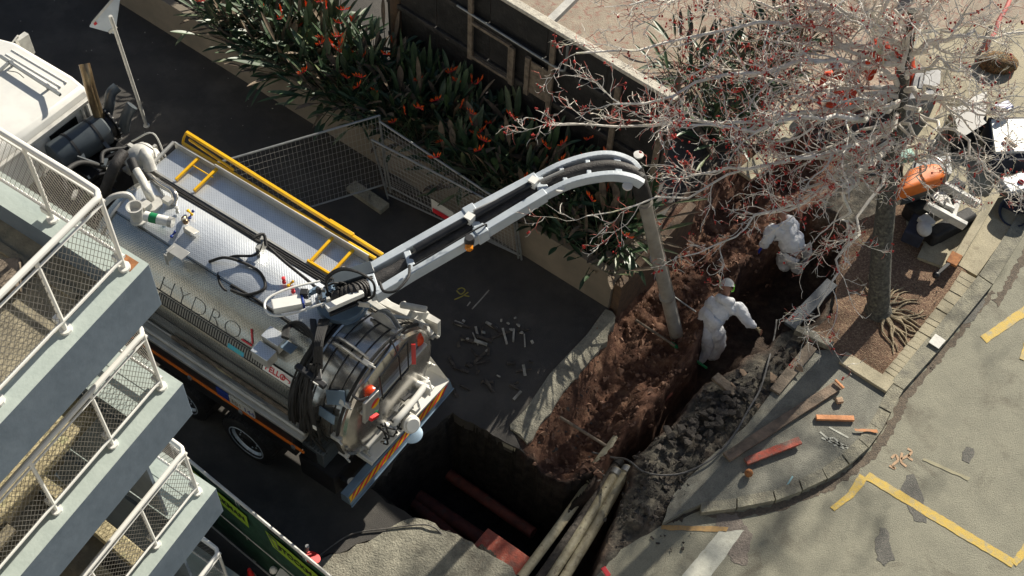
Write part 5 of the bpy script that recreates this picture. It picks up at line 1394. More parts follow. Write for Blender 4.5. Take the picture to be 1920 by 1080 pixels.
MB().tube(curve_pts([U(590, 1048, .03), U(655, 1003, .03), U(720, 992, .03), U(785, 984, .04), U(812, 988, .05), U(830, 1003, .0)], 7), .012, 8).build('thin_cable', mat('scuffed_cable', (.14, .13, .12), (.06, .055, .05), 9, .6), label='thin cable snaking over the apron beside the pit', cat='cable')
# red ducts in the bottom of the pit
for k, (a, b_, r_) in enumerate((((740, 900), (960, 1050), .12), ((800, 860), (1000, 1000), .1), ((760, 930), (930, 1075), .1))):
    rod('red_duct', a, b_, -1.7, -1.45, r_, M['terra'], ['upper', 'nearest the alley', 'lowest'][k] + ' red duct on the dark floor of the pit behind the truck', 'duct', n=14)
MB().beam(U(900, 1010, -.5), U(985, 1070, -.45), .4, .1).build('red_cover_board', mat('red_cover', (.5, .09, .05), (.2, .08, .06), 5, .8, bump=.5, col3=(.3, .22, .17), s3=5), bevel=.01, label='bright red cover board under the left end of the conduits', cat='board')
MB().beam(U(985, 752, .03), U(1020, 812, .03), .02, .02)
q = MB(); q.beam(U(960, 798, -.06), U(995, 828, -.06), .16, .12); q.build('concrete_block', M['slab'], bevel=.01, label='squared concrete block end at the foot of the broken edge strip', cat='block')
q = MB(); q.beam(U(945, 826, -.1), U(985, 846, -.1), .14, .12); q.build('concrete_block', M['slab'], bevel=.01, label='lower pale concrete block beside the pit corner', cat='block')
# planks
def plank(a, b_, za, zb, wd, th, m, lab, name='plank'):
    return MB().beam(U(*a, za), U(*b_, zb), wd, th).build(name, m, bevel=.006, label=lab, cat='plank')
plank((1398, 866), (1500, 826), .14, .16, .13, .05, mat('worn_red_plank', (.45, .07, .04), (.16, .08, .06), 5, .8, bump=.4, col3=(.14, .1, .08), s3=4, c3=(.5, .62)), 'worn red plank lying on the footpath near the kerb corner')
plank((1530, 783), (1601, 785), .12, .12, .09, .05, M['orplank'], 'small fresh orange batten on the footpath')
plank((1362, 858), (1572, 722), .13, .13, .17, .05, mat('muddy_board', (.28, .2, .14), (.1, .08, .06), 4, .85, bump=.6, bscale=25), 'long wide muddy board running down the footpath')
plank((1566, 712), (1582, 728), .2, .19, .04, .03, M['orplank'], 'short orange offcut at the top of the wide muddy board')
plank((1452, 735), (1522, 650), .1, .14, .19, .07, M['oldwood'], 'chewed grey board stood across the bank beside the rubble')
plank((1340, 705), (1380, 738), .16, .16, .16, .06, M['orplank'] if 0 else M['oldwood'], 'short board between the rubble and the hose')
plank((1492, 618), (1560, 650), .12, .12, .13, .12, M['slab'], 'broken kerb piece bridging the end of the garden bed')
plank((1480, 612), (1560, 530), .05, .05, .22, .06, M['drum'], 'dark slate board leaning beside the tree base')
plank((1580, 672), (1668, 728), .09, .09, .26, .1, M['pad'], 'broad lichened kerb slab across the lower end of the garden bed')
plank((1236, 990), (1240, 992), -.1, -.1, .01, .01, M['slab'], 'tiny chip') if 0 else None
MB().beam(U(1568, 752, .13), U(1580, 750, .13), .1, .06).build('brick', M['brick'], bevel=.01, label='single brick offcut on the footpath above the orange batten', cat='brick')
MB().ball(U(1404, 887, .16), .07, 8).build('valve_cap', M['rust'], label='small rusty cap standing on the footpath near the red plank', cat='cap')
for a, lab in (((1136, 1072), 'small red tape scrap on the dark ground by the conduits'),): MB().box(U(*a, .03), (.08, .16, .02), Matrix.Rotation(.6, 3, 'Z')).build('tape_scrap', M['redink'], bevel=.005, label=lab, cat='scrap')
# rubble pile on the right bank
rn = random.Random(8); rub = []
def chunk(seed, n=10):
    r2 = random.Random(seed); bm = bmesh.new()
    for _ in range(n): bm.verts.new(Vector((r2.uniform(-1, 1), r2.uniform(-.8, .8), r2.uniform(-.5, .5))).normalized() * r2.uniform(.7, 1) * .5)
    bmesh.ops.convex_hull(bm, input=bm.verts); me = bpy.data.meshes.new('chunk'); bm.to_mesh(me); bm.free(); return me
cm = [chunk(k) for k in range(7)]
for m_ in cm: m_.materials.append(M['rock'])
bmz = [chunk(20 + k, 9) for k in range(3)]
for m_ in bmz: m_.materials.append(M['brick'])
def put_chunk(me, P, s, lab, grp, name='asphalt_chunk', cat='rubble'):
    o = bpy.data.objects.new(name, me); sc.collection.objects.link(o); o.location = P; o.scale = (s, s * rn.uniform(.6, 1), s * rn.uniform(.35, .7)); o.rotation_euler = (rn.uniform(-.4, .4), rn.uniform(-.4, .4), rn.uniform(0, 6.3)); tag(o, lab, cat, grp)
for k in range(85):
    t = rn.gauss(.5, .3); t = min(1.05, max(-.1, t)); p = Vector((1275, 822)).lerp(Vector((1405, 730)), t); p += Vector((rn.gauss(0, 13), rn.gauss(0, 13)))
    put_chunk(cm[k % 7], U(p.x, p.y, .12 + rn.uniform(0, .1)), (s_ := rn.choice((.1, .15, .2, .26))), *((('large' if s_ > .17 else 'small') + ' dark asphalt chunk in the ' + w_ + ' of the rubble heap', ('large' if s_ > .17 else 'small') + ' asphalt chunks, ' + w_ + ' of the heap') if (w_ := 'upper end' if t > .7 else 'middle' if t > .35 else 'lower end') else ()))
for k, (x, y, s) in enumerate(((1448, 708, .24), (1375, 722, .2), (1392, 700, .18), (1500, 690, .2), (1420, 760, .15))):
    put_chunk(bmz[k % 3], U(x, y, .17), s, ['buff block beside the hose at the top of the rubble', 'buff brick lying on the rubble heap', 'buff brick near the short board', 'pale block by the chewed grey board', 'small buff brick at the right edge of the rubble'][k], None, 'brick', 'brick')
for k in range(70):
    p = (rn.uniform(1120, 1300), rn.uniform(860, 1040)) if k < 35 else (rn.uniform(1000, 1120), rn.uniform(640, 860))
    put_chunk(cm[k % 7], U(p[0], p[1], .0 if k < 35 else -.06), rn.uniform(.03, .09), 'small clod on the grey spoil below the rubble heap' if k < 35 else 'small clod along the ragged trench edge beside the concrete strip', 'clods on the grey spoil' if k < 35 else 'clods along the concrete strip', 'clod')
for k in range(46):
    p = (rn.uniform(850, 1010), rn.uniform(600, 750)); q = MB(); a_ = rn.uniform(0, 3.1); L_ = rn.uniform(.05, .35); 
    q.beam(U(*p, .02), U(*p, .02 + rn.uniform(0, .05)) + Vector((math.cos(a_) * L_, math.sin(a_) * L_, 0)), rn.uniform(.015, .07), .02)
    q.build('debris_piece', M['litter'] if k % 3 == 0 else M['rock'], label='pale splinter of debris on the dark alley beside the concrete strip' if k % 3 == 0 else 'dark splinter of debris on the dark alley beside the concrete strip', cat='debris', group='pale alley debris' if k % 3 == 0 else 'dark alley debris')
for k, (x, y) in enumerate(((952, 606), (966, 596), (958, 618), (972, 610), (940, 600), (978, 624))):
    put_chunk(cm[k], U(x, y, .03), .1, 'pale crumpled rubbish lying in the middle of the alley', 'rubbish heap in the alley', 'litter', 'litter')
    bpy.data.objects[-1] if 0 else None
for k in range(60):
    p = (rn.uniform(20, 600), rn.uniform(0, 260)); w_ = U(*p, .006)
    if (w_ - PL0).dot(pn) > -.1: continue
    put_chunk(cm[k % 7], w_, rn.uniform(.02, .045), 'tiny pale petal or stone scattered on the alley', 'litter specks on the alley', 'litter', 'litter')
lm = M['litter']
lit_me = [chunk(60 + k) for k in range(2)]
for m_ in lit_me: m_.materials.append(lm)
for o in [o for o in bpy.data.objects if o.name.startswith('litter')]: o.data = lit_me[0]
MB().box(U(1757, 640, .13), (.24, .2, .012), Matrix.Rotation(.9, 3, 'Z')).build('kerb_grate', M['offwhite'], bevel=.004, label='white sprayed square plate set on the kerb', cat='plate')

# crumbly clods over the soil slope: nobody could count them
q = MB(); r2 = random.Random(12)
def zat(x, y):
    i = int(np.searchsorted(gx, x)); j = int(np.searchsorted(gy, y)); return float(zz[min(j, NY - 1), min(i, NX - 1)])
for k in range(5200):
    px_, py_ = r2.uniform(985, 1560), r2.uniform(230, 1000); P = U(px_, py_, -.3)
    i = int(np.searchsorted(gx, P.x)); j = int(np.searchsorted(gy, P.y))
    if not (dS[j, i] > -.03 or (dB[j, i] > 0)) or dP[j, i] > -.02: continue
    s_ = abs(r2.gauss(0, .022)) + .008; 
    pts = [Vector((r2.uniform(-1, 1), r2.uniform(-1, 1), r2.uniform(-.7, .8))).normalized() * s_ for _ in range(6)]
    c_ = Vector((P.x, P.y, zat(P.x, P.y) + s_ * .3)); dirs = [Vector((s_, 0, 0)), Vector((-s_ * .8, 0, 0)), Vector((0, s_ * .9, 0)), Vector((0, -s_, 0)), Vector((0, 0, s_ * .8)), Vector((0, 0, -s_ * .8))]
    V_ = [c_ + d + p_ * .5 for d, p_ in zip(dirs, pts)]
    q.add(V_, [(0, 2, 4), (2, 1, 4), (1, 3, 4), (3, 0, 4), (2, 0, 5), (1, 2, 5), (3, 1, 5), (0, 3, 5)], 0 if dS[j, i] > -.03 and dB[j, i] < .05 else 1)
q.build('soil_clods', [mat('red_brown_clod', (.25, .145, .095), (.12, .065, .045), 9, .95), M['rock']], smooth=0, kind='stuff')
# ================================================================ PEOPLE
def skinned(verts, edges, radii, name, mats, parent=None, root=0, matfn=None, sub=2):
    me = bpy.data.meshes.new(name); me.from_pydata([tuple(v) for v in verts], edges, [])
    o = bpy.data.objects.new(name, me); sc.collection.objects.link(o)
    m_ = o.modifiers.new('skin', 'SKIN'); m_.use_smooth_shade = True; m_.branch_smoothing = 0.6
    for i, d in enumerate(me.skin_vertices[0].data):
        r = radii[i]; d.radius = r if isinstance(r, tuple) else (r, r); d.use_root = (i == root)
    s_ = o.modifiers.new('sub', 'SUBSURF'); s_.levels = sub; s_.render_levels = sub
    dg = bpy.context.evaluated_depsgraph_get(); nm = bpy.data.meshes.new_from_object(o.evaluated_get(dg))
    bpy.data.objects.remove(o); bpy.data.meshes.remove(me)
    nm.name = name; nm.materials.clear()
    for q in mats: nm.materials.append(q)
    if matfn:
        for p in nm.polygons: p.material_index = matfn(p.center)
    nm.shade_smooth(); r = bpy.data.objects.new(name, nm); sc.collection.objects.link(r)
    if parent: r.parent = parent
    return r


def person(J, label, cloth, handmat, helmet=True, legs=None, hood=True, ear=None):
    """J: joints in world space. one continuous body; clothing is a child"""
    keys = ['hip', 'waist', 'chest', 'neck', 'head', 'crown', 'shR', 'elR', 'wrR', 'shL', 'elL', 'wrL', 'thR', 'knR', 'anR', 'toR', 'thL', 'knL', 'anL', 'toL']
    rad = [.12, .11, .12, .055, .085, .06, .06, .045, .03, .06, .045, .03, .085, .06, .04, .03, .085, .06, .04, .03]
    E_ = [(0, 1), (1, 2), (2, 3), (3, 4), (4, 5), (2, 6), (6, 7), (7, 8), (2, 9), (9, 10), (10, 11), (0, 12), (12, 13), (13, 14), (14, 15), (0, 16), (16, 17), (17, 18), (18, 19)]
    V = [J[k] for k in keys]; R = list(rad)
    hands = {}
    for side, w_, e_ in (('R', 8, 7), ('L', 11, 10)):
        d = (V[w_] - V[e_]).normalized(); up = Vector((0, 0, 1)); s_ = d.cross(up).normalized(); palm = V[w_] + d * .07
        pi = len(V); V.append(palm); R.append((.034, .018)); E_.append((w_, pi))
        for k, (off, L_) in enumerate(((-.03, .07), (-.01, .08), (.01, .075), (.03, .06))):
            a = len(V); V.append(palm + d * .035 + s_ * off); R.append(.010); E_.append((pi, a))
            b_ = len(V); V.append(palm + d * (.035 + L_ * .5) + s_ * off * 1.5 + Vector((0, 0, .002))); R.append(.009); E_.append((a, b_))
            c = len(V); V.append(palm + d * (.03 + L_) + s_ * off * 1.9 - Vector((0, 0, .018))); R.append(.008); E_.append((b_, c))
        a = len(V); V.append(palm - d * .01 - s_ * .045); R.append(.011); E_.append((pi, a))
        b_ = len(V); V.append(palm + d * .03 - s_ * .07 - Vector((0, 0, .01))); R.append(.009); E_.append((a, b_))
    root = skinned(V, E_, R, 'person', [M['skin'], handmat, M['navy']], sub=1, matfn=lambda c: 1 if min((c - V[8]).length - .0, (c - V[11]).length) < .0 or any((c - V[q]).length < .13 and (c - V[q]).length < (c - V[q - 1]).length * 1.1 for q in (8, 11)) else 0)
    tag(root, label, 'person')
    # face: nose, ears
    hd = (J['face'] - J['head']).normalized(); sd_ = hd.cross(Vector((0, 0, 1))).normalized()
    f = MB(); f.ball(J['head'] + hd * .1, .018, 8); 
    for s_ in (-1, 1): f.ball(J['head'] + sd_ * .082 * s_, .022, 8)
    f.build('ear', M['skin'], root)
    # coverall: follows the same skeleton, fuller
    ck = [0, 1, 2, 3, 6, 7, 8, 9, 10, 11, 12, 13, 14, 16, 17, 18]
    mp = {k: i for i, k in enumerate(ck)}; cr = {0: .3, 1: .28, 2: .26, 3: .12, 6: .135, 7: .1, 8: .065, 9: .135, 10: .1, 11: .065, 12: .19, 13: .14, 14: .115, 16: .19, 17: .14, 18: .115}
    cv = [V[k] for k in ck]; ce = [(mp[a], mp[b_]) for a, b_ in E_ if a in mp and b_ in mp]; cR = [cr[k] for k in ck]
    # extra folds: subdivide edges so the cloth wrinkles
    r2 = random.Random(3); nv, ne, nr = list(cv), [], list(cR)
    for a, b_ in ce:
        m_ = (cv[a] + cv[b_]) / 2 + Vector((r2.uniform(-.01, .01), r2.uniform(-.01, .01), r2.uniform(-.01, .01))); i = len(nv); nv.append(m_); nr.append((cR[a] + cR[b_]) / 2 * r2.uniform(.9, 1.05)); ne += [(a, i), (i, b_)]
    cl = skinned(nv, ne, nr, 'coverall', [cloth], root, sub=2)
    dt = bpy.data.textures.new('folds', 'CLOUDS'); dt.noise_scale = .09
    dm = cl.modifiers.new('folds', 'DISPLACE'); dm.texture = dt; dm.strength = .075; dm.mid_level = .5
    boots = MB()
    for a, b_ in ((14, 15), (18, 19)): boots.tube([V[a] + Vector((0, 0, .02)), V[a].lerp(V[b_], .5), V[b_]], [.055, .06, .045], 12)
    boots.build('boots', M['rubber'], root)
    if helmet:
        h = MB(); c = J['head'] + (J['crown'] - J['head']) * .35; up = (J['crown'] - J['head']).normalized()
        x = hd - hd.dot(up) * up; x.normalize(); y = up.cross(x)
        n, kk = 22, 8; vs = []
        for i in range(kk + 1):
            th = PI / 2 * i / kk
            for j in range(n):
                ph = 2 * PI * j / n; vs.append(c + up * (.125 * math.cos(th)) + (x * math.cos(ph) * .145 + y * math.sin(ph) * .12) * max(math.sin(th), .02))
        for j in range(n):
            ph = 2 * PI * j / n; e = .19 if math.cos(ph) > .5 else .16
            vs.append(c - up * .012 + x * math.cos(ph) * e + y * math.sin(ph) * .132)
        fs = [(i * n + j, (i + 1) * n + j, (i + 1) * n + (j + 1) % n, i * n + (j + 1) % n) for i in range(kk + 1) for j in range(n)]
        h.add(vs, fs); ho = h.build('helmet', M['helmet'], root, smooth=1.2)
        for s_ in (-1, 1):
            q = MB(); q.beam(c + x * .12 * s_ * 0 + up * .12 - x * .1, c + up * .12 + x * .1, .012, .012, up=up) if s_ > 0 else None
            if q.v: q.build('helmet_ridge', M['helmet'], ho)
    if ear:
        q = MB()
        for s_ in (-1, 1): q.ball(J['head'] + sd_ * .1 * s_ + Vector((0, 0, -.02)), .028, 10); q.tube([J['head'] + sd_ * .12 * s_, J['head'] + sd_ * .125 * s_ + up * .1], .012, 6)
        q.build('ear_defenders', ear, root)
    if hood:
        q = MB(); q.tube(curve_pts([J['neck'] + sd_ * -.13 + Vector((0, -.02, .0)), J['neck'] - hd * .12 + Vector((0, 0, .01)) + sd_ * -.05, J['neck'] - hd * .12 + sd_ * .05 + Vector((0, 0, .01)), J['neck'] + sd_ * .13 + Vector((0, -.02, 0))], 5), [.05] + [.075] * 14 + [.05], 12); q.build('hood', cloth, root, smooth=1.2)
    return root


def Jt(**k): return {a: (U(*b_) if not isinstance(b_, Vector) else b_) for a, b_ in k.items()}
person(Jt(hip=(1326, 606, -.28), waist=(1334, 592, -.1), chest=(1351, 578, .06), neck=(1360, 560, .2), head=(1363, 540, .34), crown=(1364, 526, .42), face=(1366, 533, .18),
          shR=(1384, 577, .1), elR=(1398, 599, -.06), wrR=(1416, 614, -.2), shL=(1334, 567, .08), elL=(1330, 584, -.22), wrL=(1346, 588, -.45),
          thR=(1342, 622, -.42), knR=(1348, 646, -.78), anR=(1330, 674, -1.12), toR=(1334, 664, -1.18), thL=(1321, 626, -.42), knL=(1326, 652, -.8), anL=(1304, 682, -1.12), toL=(1307, 670, -1.18)),
       'person in white coverall and white helmet bending in the trench with one hand out', M['cover'], M['glove'], ear=mat('lime_ear_defenders', (.2, .6, .05), None, 4, .4))
person(Jt(hip=(1492, 470, -.2), waist=(1484, 452, -.02), chest=(1474, 434, .14), neck=(1470, 416, .28), head=(1464, 404, .38), crown=(1470, 393, .5), face=(1452, 404, .3),
          shR=(1490, 420, .22), elR=(1470, 440, -.1), wrR=(1440, 448, -.3), shL=(1448, 430, .2), elL=(1438, 452, .0), wrL=(1428, 464, -.2),
          thR=(1502, 478, -.25), knR=(1490, 490, -.5), anR=(1498, 508, -.85), toR=(1494, 498, -.9), thL=(1482, 482, -.3), knL=(1465, 482, -.6), anL=(1474, 508, -.9), toL=(1470, 500, -.95)),
       'person in white hooded coverall with blue gloves crouching in the trench under the bare branches', M['cover'], M['blueglove'], helmet=False)
person(Jt(hip=(1585, 185, .35), waist=(1582, 168, .5), chest=(1576, 150, .65), neck=(1570, 136, .85), head=(1566, 128, 1.0), crown=(1566, 116, 1.12), face=(1550, 128, .95),
          shR=(1594, 142, .75), elR=(1606, 160, .6), wrR=(1596, 178, .45), shL=(1550, 142, .75), elL=(1545, 160, .55), wrL=(1560, 175, .4),
          thR=(1594, 192, .3), knR=(1578, 196, .5), anR=(1590, 222, .1), toR=(1582, 222, .06), thL=(1576, 194, .3), knL=(1558, 198, .48), anL=(1572, 224, .1), toL=(1562, 224, .06)),
       'crouching person in orange hi-vis and pale helmet behind the tree branches, nearer the strelitzias', M['hivis'], M['skin'], hood=False)
person(Jt(hip=(1690, 100, .75), waist=(1672, 96, .85), chest=(1650, 94, .92), neck=(1628, 96, .95), head=(1614, 102, .95), crown=(1606, 96, 1.0), face=(1608, 112, .8),
          shR=(1648, 78, .95), elR=(1636, 100, .65), wrR=(1626, 125, .4), shL=(1640, 112, .9), elL=(1634, 132, .6), wrL=(1628, 150, .35),
          thR=(1694, 96, .7), knR=(1690, 140, .42), anR=(1692, 175, .08), toR=(1680, 178, .06), thL=(1698, 110, .7), knL=(1702, 150, .42), anL=(1708, 184, .08), toL=(1696, 188, .06)),
       'person in orange hi-vis stooping under the densest branches beside the grey bin', M['hivis'], M['skin'], hood=False, helmet=False)

# ================================================================ BACK RIGHT EQUIPMENT
dg_ = empty('compact_loader', 'small dark compact loader with orange hood and two white lift arms behind the tree', 'machine', U(1730, 350, .05))
o0 = U(1730, 350, .05)
def DL(px, py, z): return U(px, py, z) - o0
q = MB(); q.prism([(p.x, p.y) for p in (DL(1690, 378, .55), DL(1772, 352, .55), DL(1768, 318, .55), DL(1700, 330, .55))], .35, .9); q.build('body', M['drum'], dg_, bevel=.04)
q = MB()
hp_ = [(1684, 362), (1690, 338), (1704, 318), (1726, 310), (1750, 307), (1764, 309), (1772, 322), (1768, 334), (1730, 348), (1700, 358)]
top = [DL(x, y, 1.08) for x, y in hp_]; c_ = sum(top, Vector()) / len(top); n_ = len(top)
lay = [[c_ + (p - c_) * s + Vector((0, 0, dz)) for p in top] for s, dz in ((1.04, -.2), (1.04, -.05), (.97, .0), (.85, .035), (.5, .05))]
vs = sum(lay, []); fs = [(i * n_ + j, i * n_ + (j + 1) % n_, (i + 1) * n_ + (j + 1) % n_, (i + 1) * n_ + j) for i in range(4) for j in range(n_)] + [tuple(4 * n_ + j for j in range(n_))]
q.add(vs, fs); q.build('hood', M['orange'], dg_, smooth=1.0)
vs, fs = text_mesh('EAZ', .16, .002); q = MB(); a_ = DL(1722, 369, .83); b_ = DL(1764, 357, .83); xd = (b_ - a_).normalized(); yd = (Vector((0, -.55, .85)) - xd * Vector((0, -.55, .85)).dot(xd)).normalized(); zd = xd.cross(yd)
q.add([a_ + Vector((0, -.05, .02)) + xd * x + yd * y * .8 + zd * z for x, y, z in vs], fs); q.build('lettering', M['wht_paint'], dg_, smooth=0)
for a, b_ in (((1768, 346), (1834, 384)), ((1736, 384), (1810, 424))):
    q = MB(); q.beam(DL(*a, .8), DL(*b_, .65), .09, .16); q.build('lift_arm', M['offwhite'], dg_, bevel=.01)
q = MB(); q.beam(DL(1752, 362, .75), DL(1776, 380, .75), .24, .04); q.beam(DL(1796, 376, .7), DL(1786, 408, .68), .1, .08); q.tube([DL(1776, 372, .8), DL(1786, 396, .75)], .04, 10); q.beam(DL(1772, 384, .8), DL(1790, 392, .8), .08, .08); q.build('attachment_plate', M['offwhite'], dg_, bevel=.008)
for a, b_ in (((1700, 400), (1800, 350)), ((1740, 448), (1820, 405))):
    q = MB(); q.beam(DL(*a, .2), DL(*b_, .2), .26, .36); q.build('track', M['rubber'], dg_, bevel=.06)
q = MB(); q.beam(DL(1700, 425, .3), DL(1735, 440, .3), .5, .3); q.build('rear_body', M['navy'], dg_, bevel=.03)
q = MB(); q.ball(DL(1733, 428, .55), .17, 14, sq=(.8, 1, .7)); q.box(DL(1737, 415, .6), (.2, .24, .1), Matrix.Rotation(.6, 3, 'Z')); q.build('engine_cover', M['offwhite'], dg_)
q = MB(); q.tube(curve_pts([DL(1715, 300, .9), DL(1745, 292, 1.3), DL(1772, 310, 1.3), DL(1773, 340, .9)], 5), .018, 6); q.build('roll_bar', M['galv'], dg_)
MB().beam(U(1874, 350, .2), U(1796, 482, .2), .16, .12).build('steel_channel', M['pad'], bevel=.012, label='long cream painted channel lying on the tan concrete', cat='channel')
q = MB(); q.beam(U(1795, 476, .24), U(1783, 496, .24), .2, .05); q.beam(U(1784, 490, .24), U(1757, 514, .2), .07, .05, m=1); q.ball(U(1755, 516, .2), .07, 8, m=1); q.build('scraper', [M['rust'], M['black']], bevel=.01, label='brown headed scraper with dark handle at the end of the cream channel', cat='tool')
cs = empty('equipment_case', 'open black equipment case holding a large white lidded box at the right edge', 'case', U(1890, 260, .05)); oc = U(1890, 260, .05)
q = MB(); q.prism([((U(x, y, .4) - oc).x, (U(x, y, .4) - oc).y) for x, y in ((1852, 222), (1962, 222), (1962, 302), (1862, 302))], 0, .38); q.build('case', M['navy'], cs, bevel=.02)
q = MB(); q.prism([((U(x, y, .48) - oc).x, (U(x, y, .48) - oc).y) for x, y in ((1858, 226), (1962, 224), (1962, 284), (1866, 286))], .38, .46); q.build('lid', M['white'], cs, bevel=.015)
MB().beam(U(1884, 258, .56), U(1905, 276, .56), .06, .05).build('stick', M['brick'], bevel=.01, label='short stick lying on the white box lid', cat='stick')
q = MB(); q.beam(U(1862, 207, .6), U(1894, 196, .6), .2, .1); q.beam(U(1876, 218, .62), U(1898, 206, .62), .1, .08, m=1); q.build('bag', [M['blue'], M['white']], bevel=.02, label='blue and white bag beside the black equipment case', cat='bag')
MB().tube(curve_pts([U(1900, -20, .5), U(1888, 12, .5), U(1872, 40, .45), U(1866, 60, .4), U(1855, 76, .35), U(1850, 96, .1)], 6), .045, 10).build('red_hose', M['pinkhose'], label='faded red hose hanging at the top right corner', cat='hose')
q = MB(); q.prism([(p.x, p.y) for p in (U(1705, 185, .8), U(1760, 180, .8), U(1765, 130, .8), U(1720, 125, .8))], .05, .8); q.prism([(p.x, p.y) for p in (U(1722, 165, .84), U(1752, 162, .84), U(1755, 140, .84), U(1727, 138, .84))], .8, .84); q.build('grey_bin', M['greypvc'], bevel=.02, label='grey square bin under the densest branches', cat='bin')
q = MB(); q.prism([(p.x, p.y) for p in (U(1785, 200, .5), U(1850, 170, .5), U(1850, 230, .5), U(1800, 260, .5))], .02, .5); q.build('dark_crate', M['black'], bevel=.02, label='dark crate under branches left of the blue and white bag', cat='crate')
MB().box(U(1698, 293, .7), (.3, .22, .14), Matrix.Rotation(.3, 3, 'Z')).build('green_box', mat('pale_green_plastic', (.2, .45, .35), None, 4, .5), bevel=.02, label='pale green box above the orange hood', cat='box')
q = MB(); q.lathe(U(1905, 395, .05), U(1905, 395, 1), [(0, .05), (0, .26), (.3, .3), (.32, .3), (.3, .27), (.05, .24)], 24); q.build('black_bucket', M['navy'], label='round black bucket by the cream channel at the right edge', cat='bucket')
q = MB(); q.box(U(1905, 345, .3), (.5, .36, .12), Matrix.Rotation(.4, 3, 'Z')); q.lathe(U(1914, 342, .37), U(1914, 342, 1), [(0, .06), (.02, .06), (.03, 0)], 14, m=1); q.build('white_plate', [M['boom'], M['redink']], bevel=.01, label='pale plate with a red disc at the right edge', cat='plate')
q = MB(); q.ball(U(1872, 118, .15), .35, 10, sq=(1.2, .8, .6)); q.build('spoil_heap', mat('ochre_spoil', (.4, .24, .1), (.12, .07, .03), 14, .95, bump=1, dist=.1), label='small ochre spoil heap under the branches top right', cat='heap')
q = MB(); q.prism([(p.x, p.y) for p in (U(1735, 450, .1), U(1772, 458, .1), U(1782, 475, .1), U(1774, 502, .1), U(1720, 482, .1))], .0, .1); q.build('concrete_pad_piece', M['pad'], bevel=.03, label='rounded concrete pad piece at the edge of the mulch', cat='slab')

# ================================================================ BARE TREE
tree = empty('bare_tree', 'large bare tree with pale twigs and red buds overhanging the dig', 'tree', U(1645, 592, 0))
tb0 = U(1645, 592, 0)
TRK = [U(1643, 598, -.2), U(1648, 560, .4), U(1652, 480, 1.4), U(1660, 400, 2.3), U(1668, 330, 3.0), U(1680, 240, 3.8), U(1690, 165, 4.5), U(1700, 90, 5.1), U(1712, 20, 5.7)]
tp = curve_pts(TRK, 5)
def tr_r(i): 
    t = i / (len(tp) - 1); return .2 * (1 - t * .62) + (.07 if i < 3 else 0)
q = MB(); q.tube([p - tb0 for p in tp], [tr_r(i) for i in range(len(tp))], 18); q.build('trunk', M['bark'], tree, smooth=1.2)
rn = random.Random(77)
BR = MB(); TW = MB(); RD = MB(); BD = MB()
def rv(r2): 
    while True:
        v = Vector((r2.uniform(-1, 1), r2.uniform(-1, 1), r2.uniform(-1, 1)))
        if .1 < v.length < 1: return v.normalized()
def redness(P):
    # young red growth is commoner on the west and south tips
    d = P - tb0; return .05 + .38 * max(0, min(1, (-d.x + 1.0) / 4)) 
def grow(p0, d, L, r, lev):
    n = {1: 7, 2: 6, 3: 5, 4: 3}[lev]; pts = [p0]; dd = d.normalized(); wob = {1: .34, 2: .4, 3: .44, 4: .45}[lev]
    for i in range(n):
        dd = (dd + rv(rn) * wob + Vector((0, 0, .06 if lev > 1 else 0))).normalized(); pts.append(pts[-1] + dd * (L / n))
    rr = [r * (1 - .62 * i / n) for i in range(n + 1)]
    red = lev >= 3 and rn.random() < redness(p0)
    (BR if lev == 1 else RD if red else TW).tube([p - tb0 for p in pts], rr, {1: 7, 2: 5, 3: 4, 4: 3}[lev], cap=False)
    if lev >= 3 and rn.random() < (.3 if red else .025):
        for _ in range(rn.choice((1, 2, 3))): BD.ball(pts[-1] - tb0 + rv(rn) * .03, rn.uniform(.011, .02), 5, k=4)
    if lev == 4: return
    nch = {1: int(3 + L * 4.0), 2: int(2 + L * 4.4), 3: int(1 + L * 4)}[lev]
    for k in range(nch):
        t = rn.uniform(.12, 1); i = min(n - 1, int(t * n)); p = pts[i].lerp(pts[i + 1], t * n - i); loc = (pts[i + 1] - pts[i]).normalized()
        side = loc.cross(rv(rn)).normalized(); ang = rn.uniform(.5, 1.05); nd = loc * math.cos(ang) + side * math.sin(ang); nd.z *= .75
        cl = L * rn.uniform(.3, .55) * (1.1 - .5 * t)
        if lev == 1: cl = min(cl, 1.1)
        grow(p, nd, max(cl, .12), max(.0058, rr[i] * rn.uniform(.42, .62)), lev + 1)
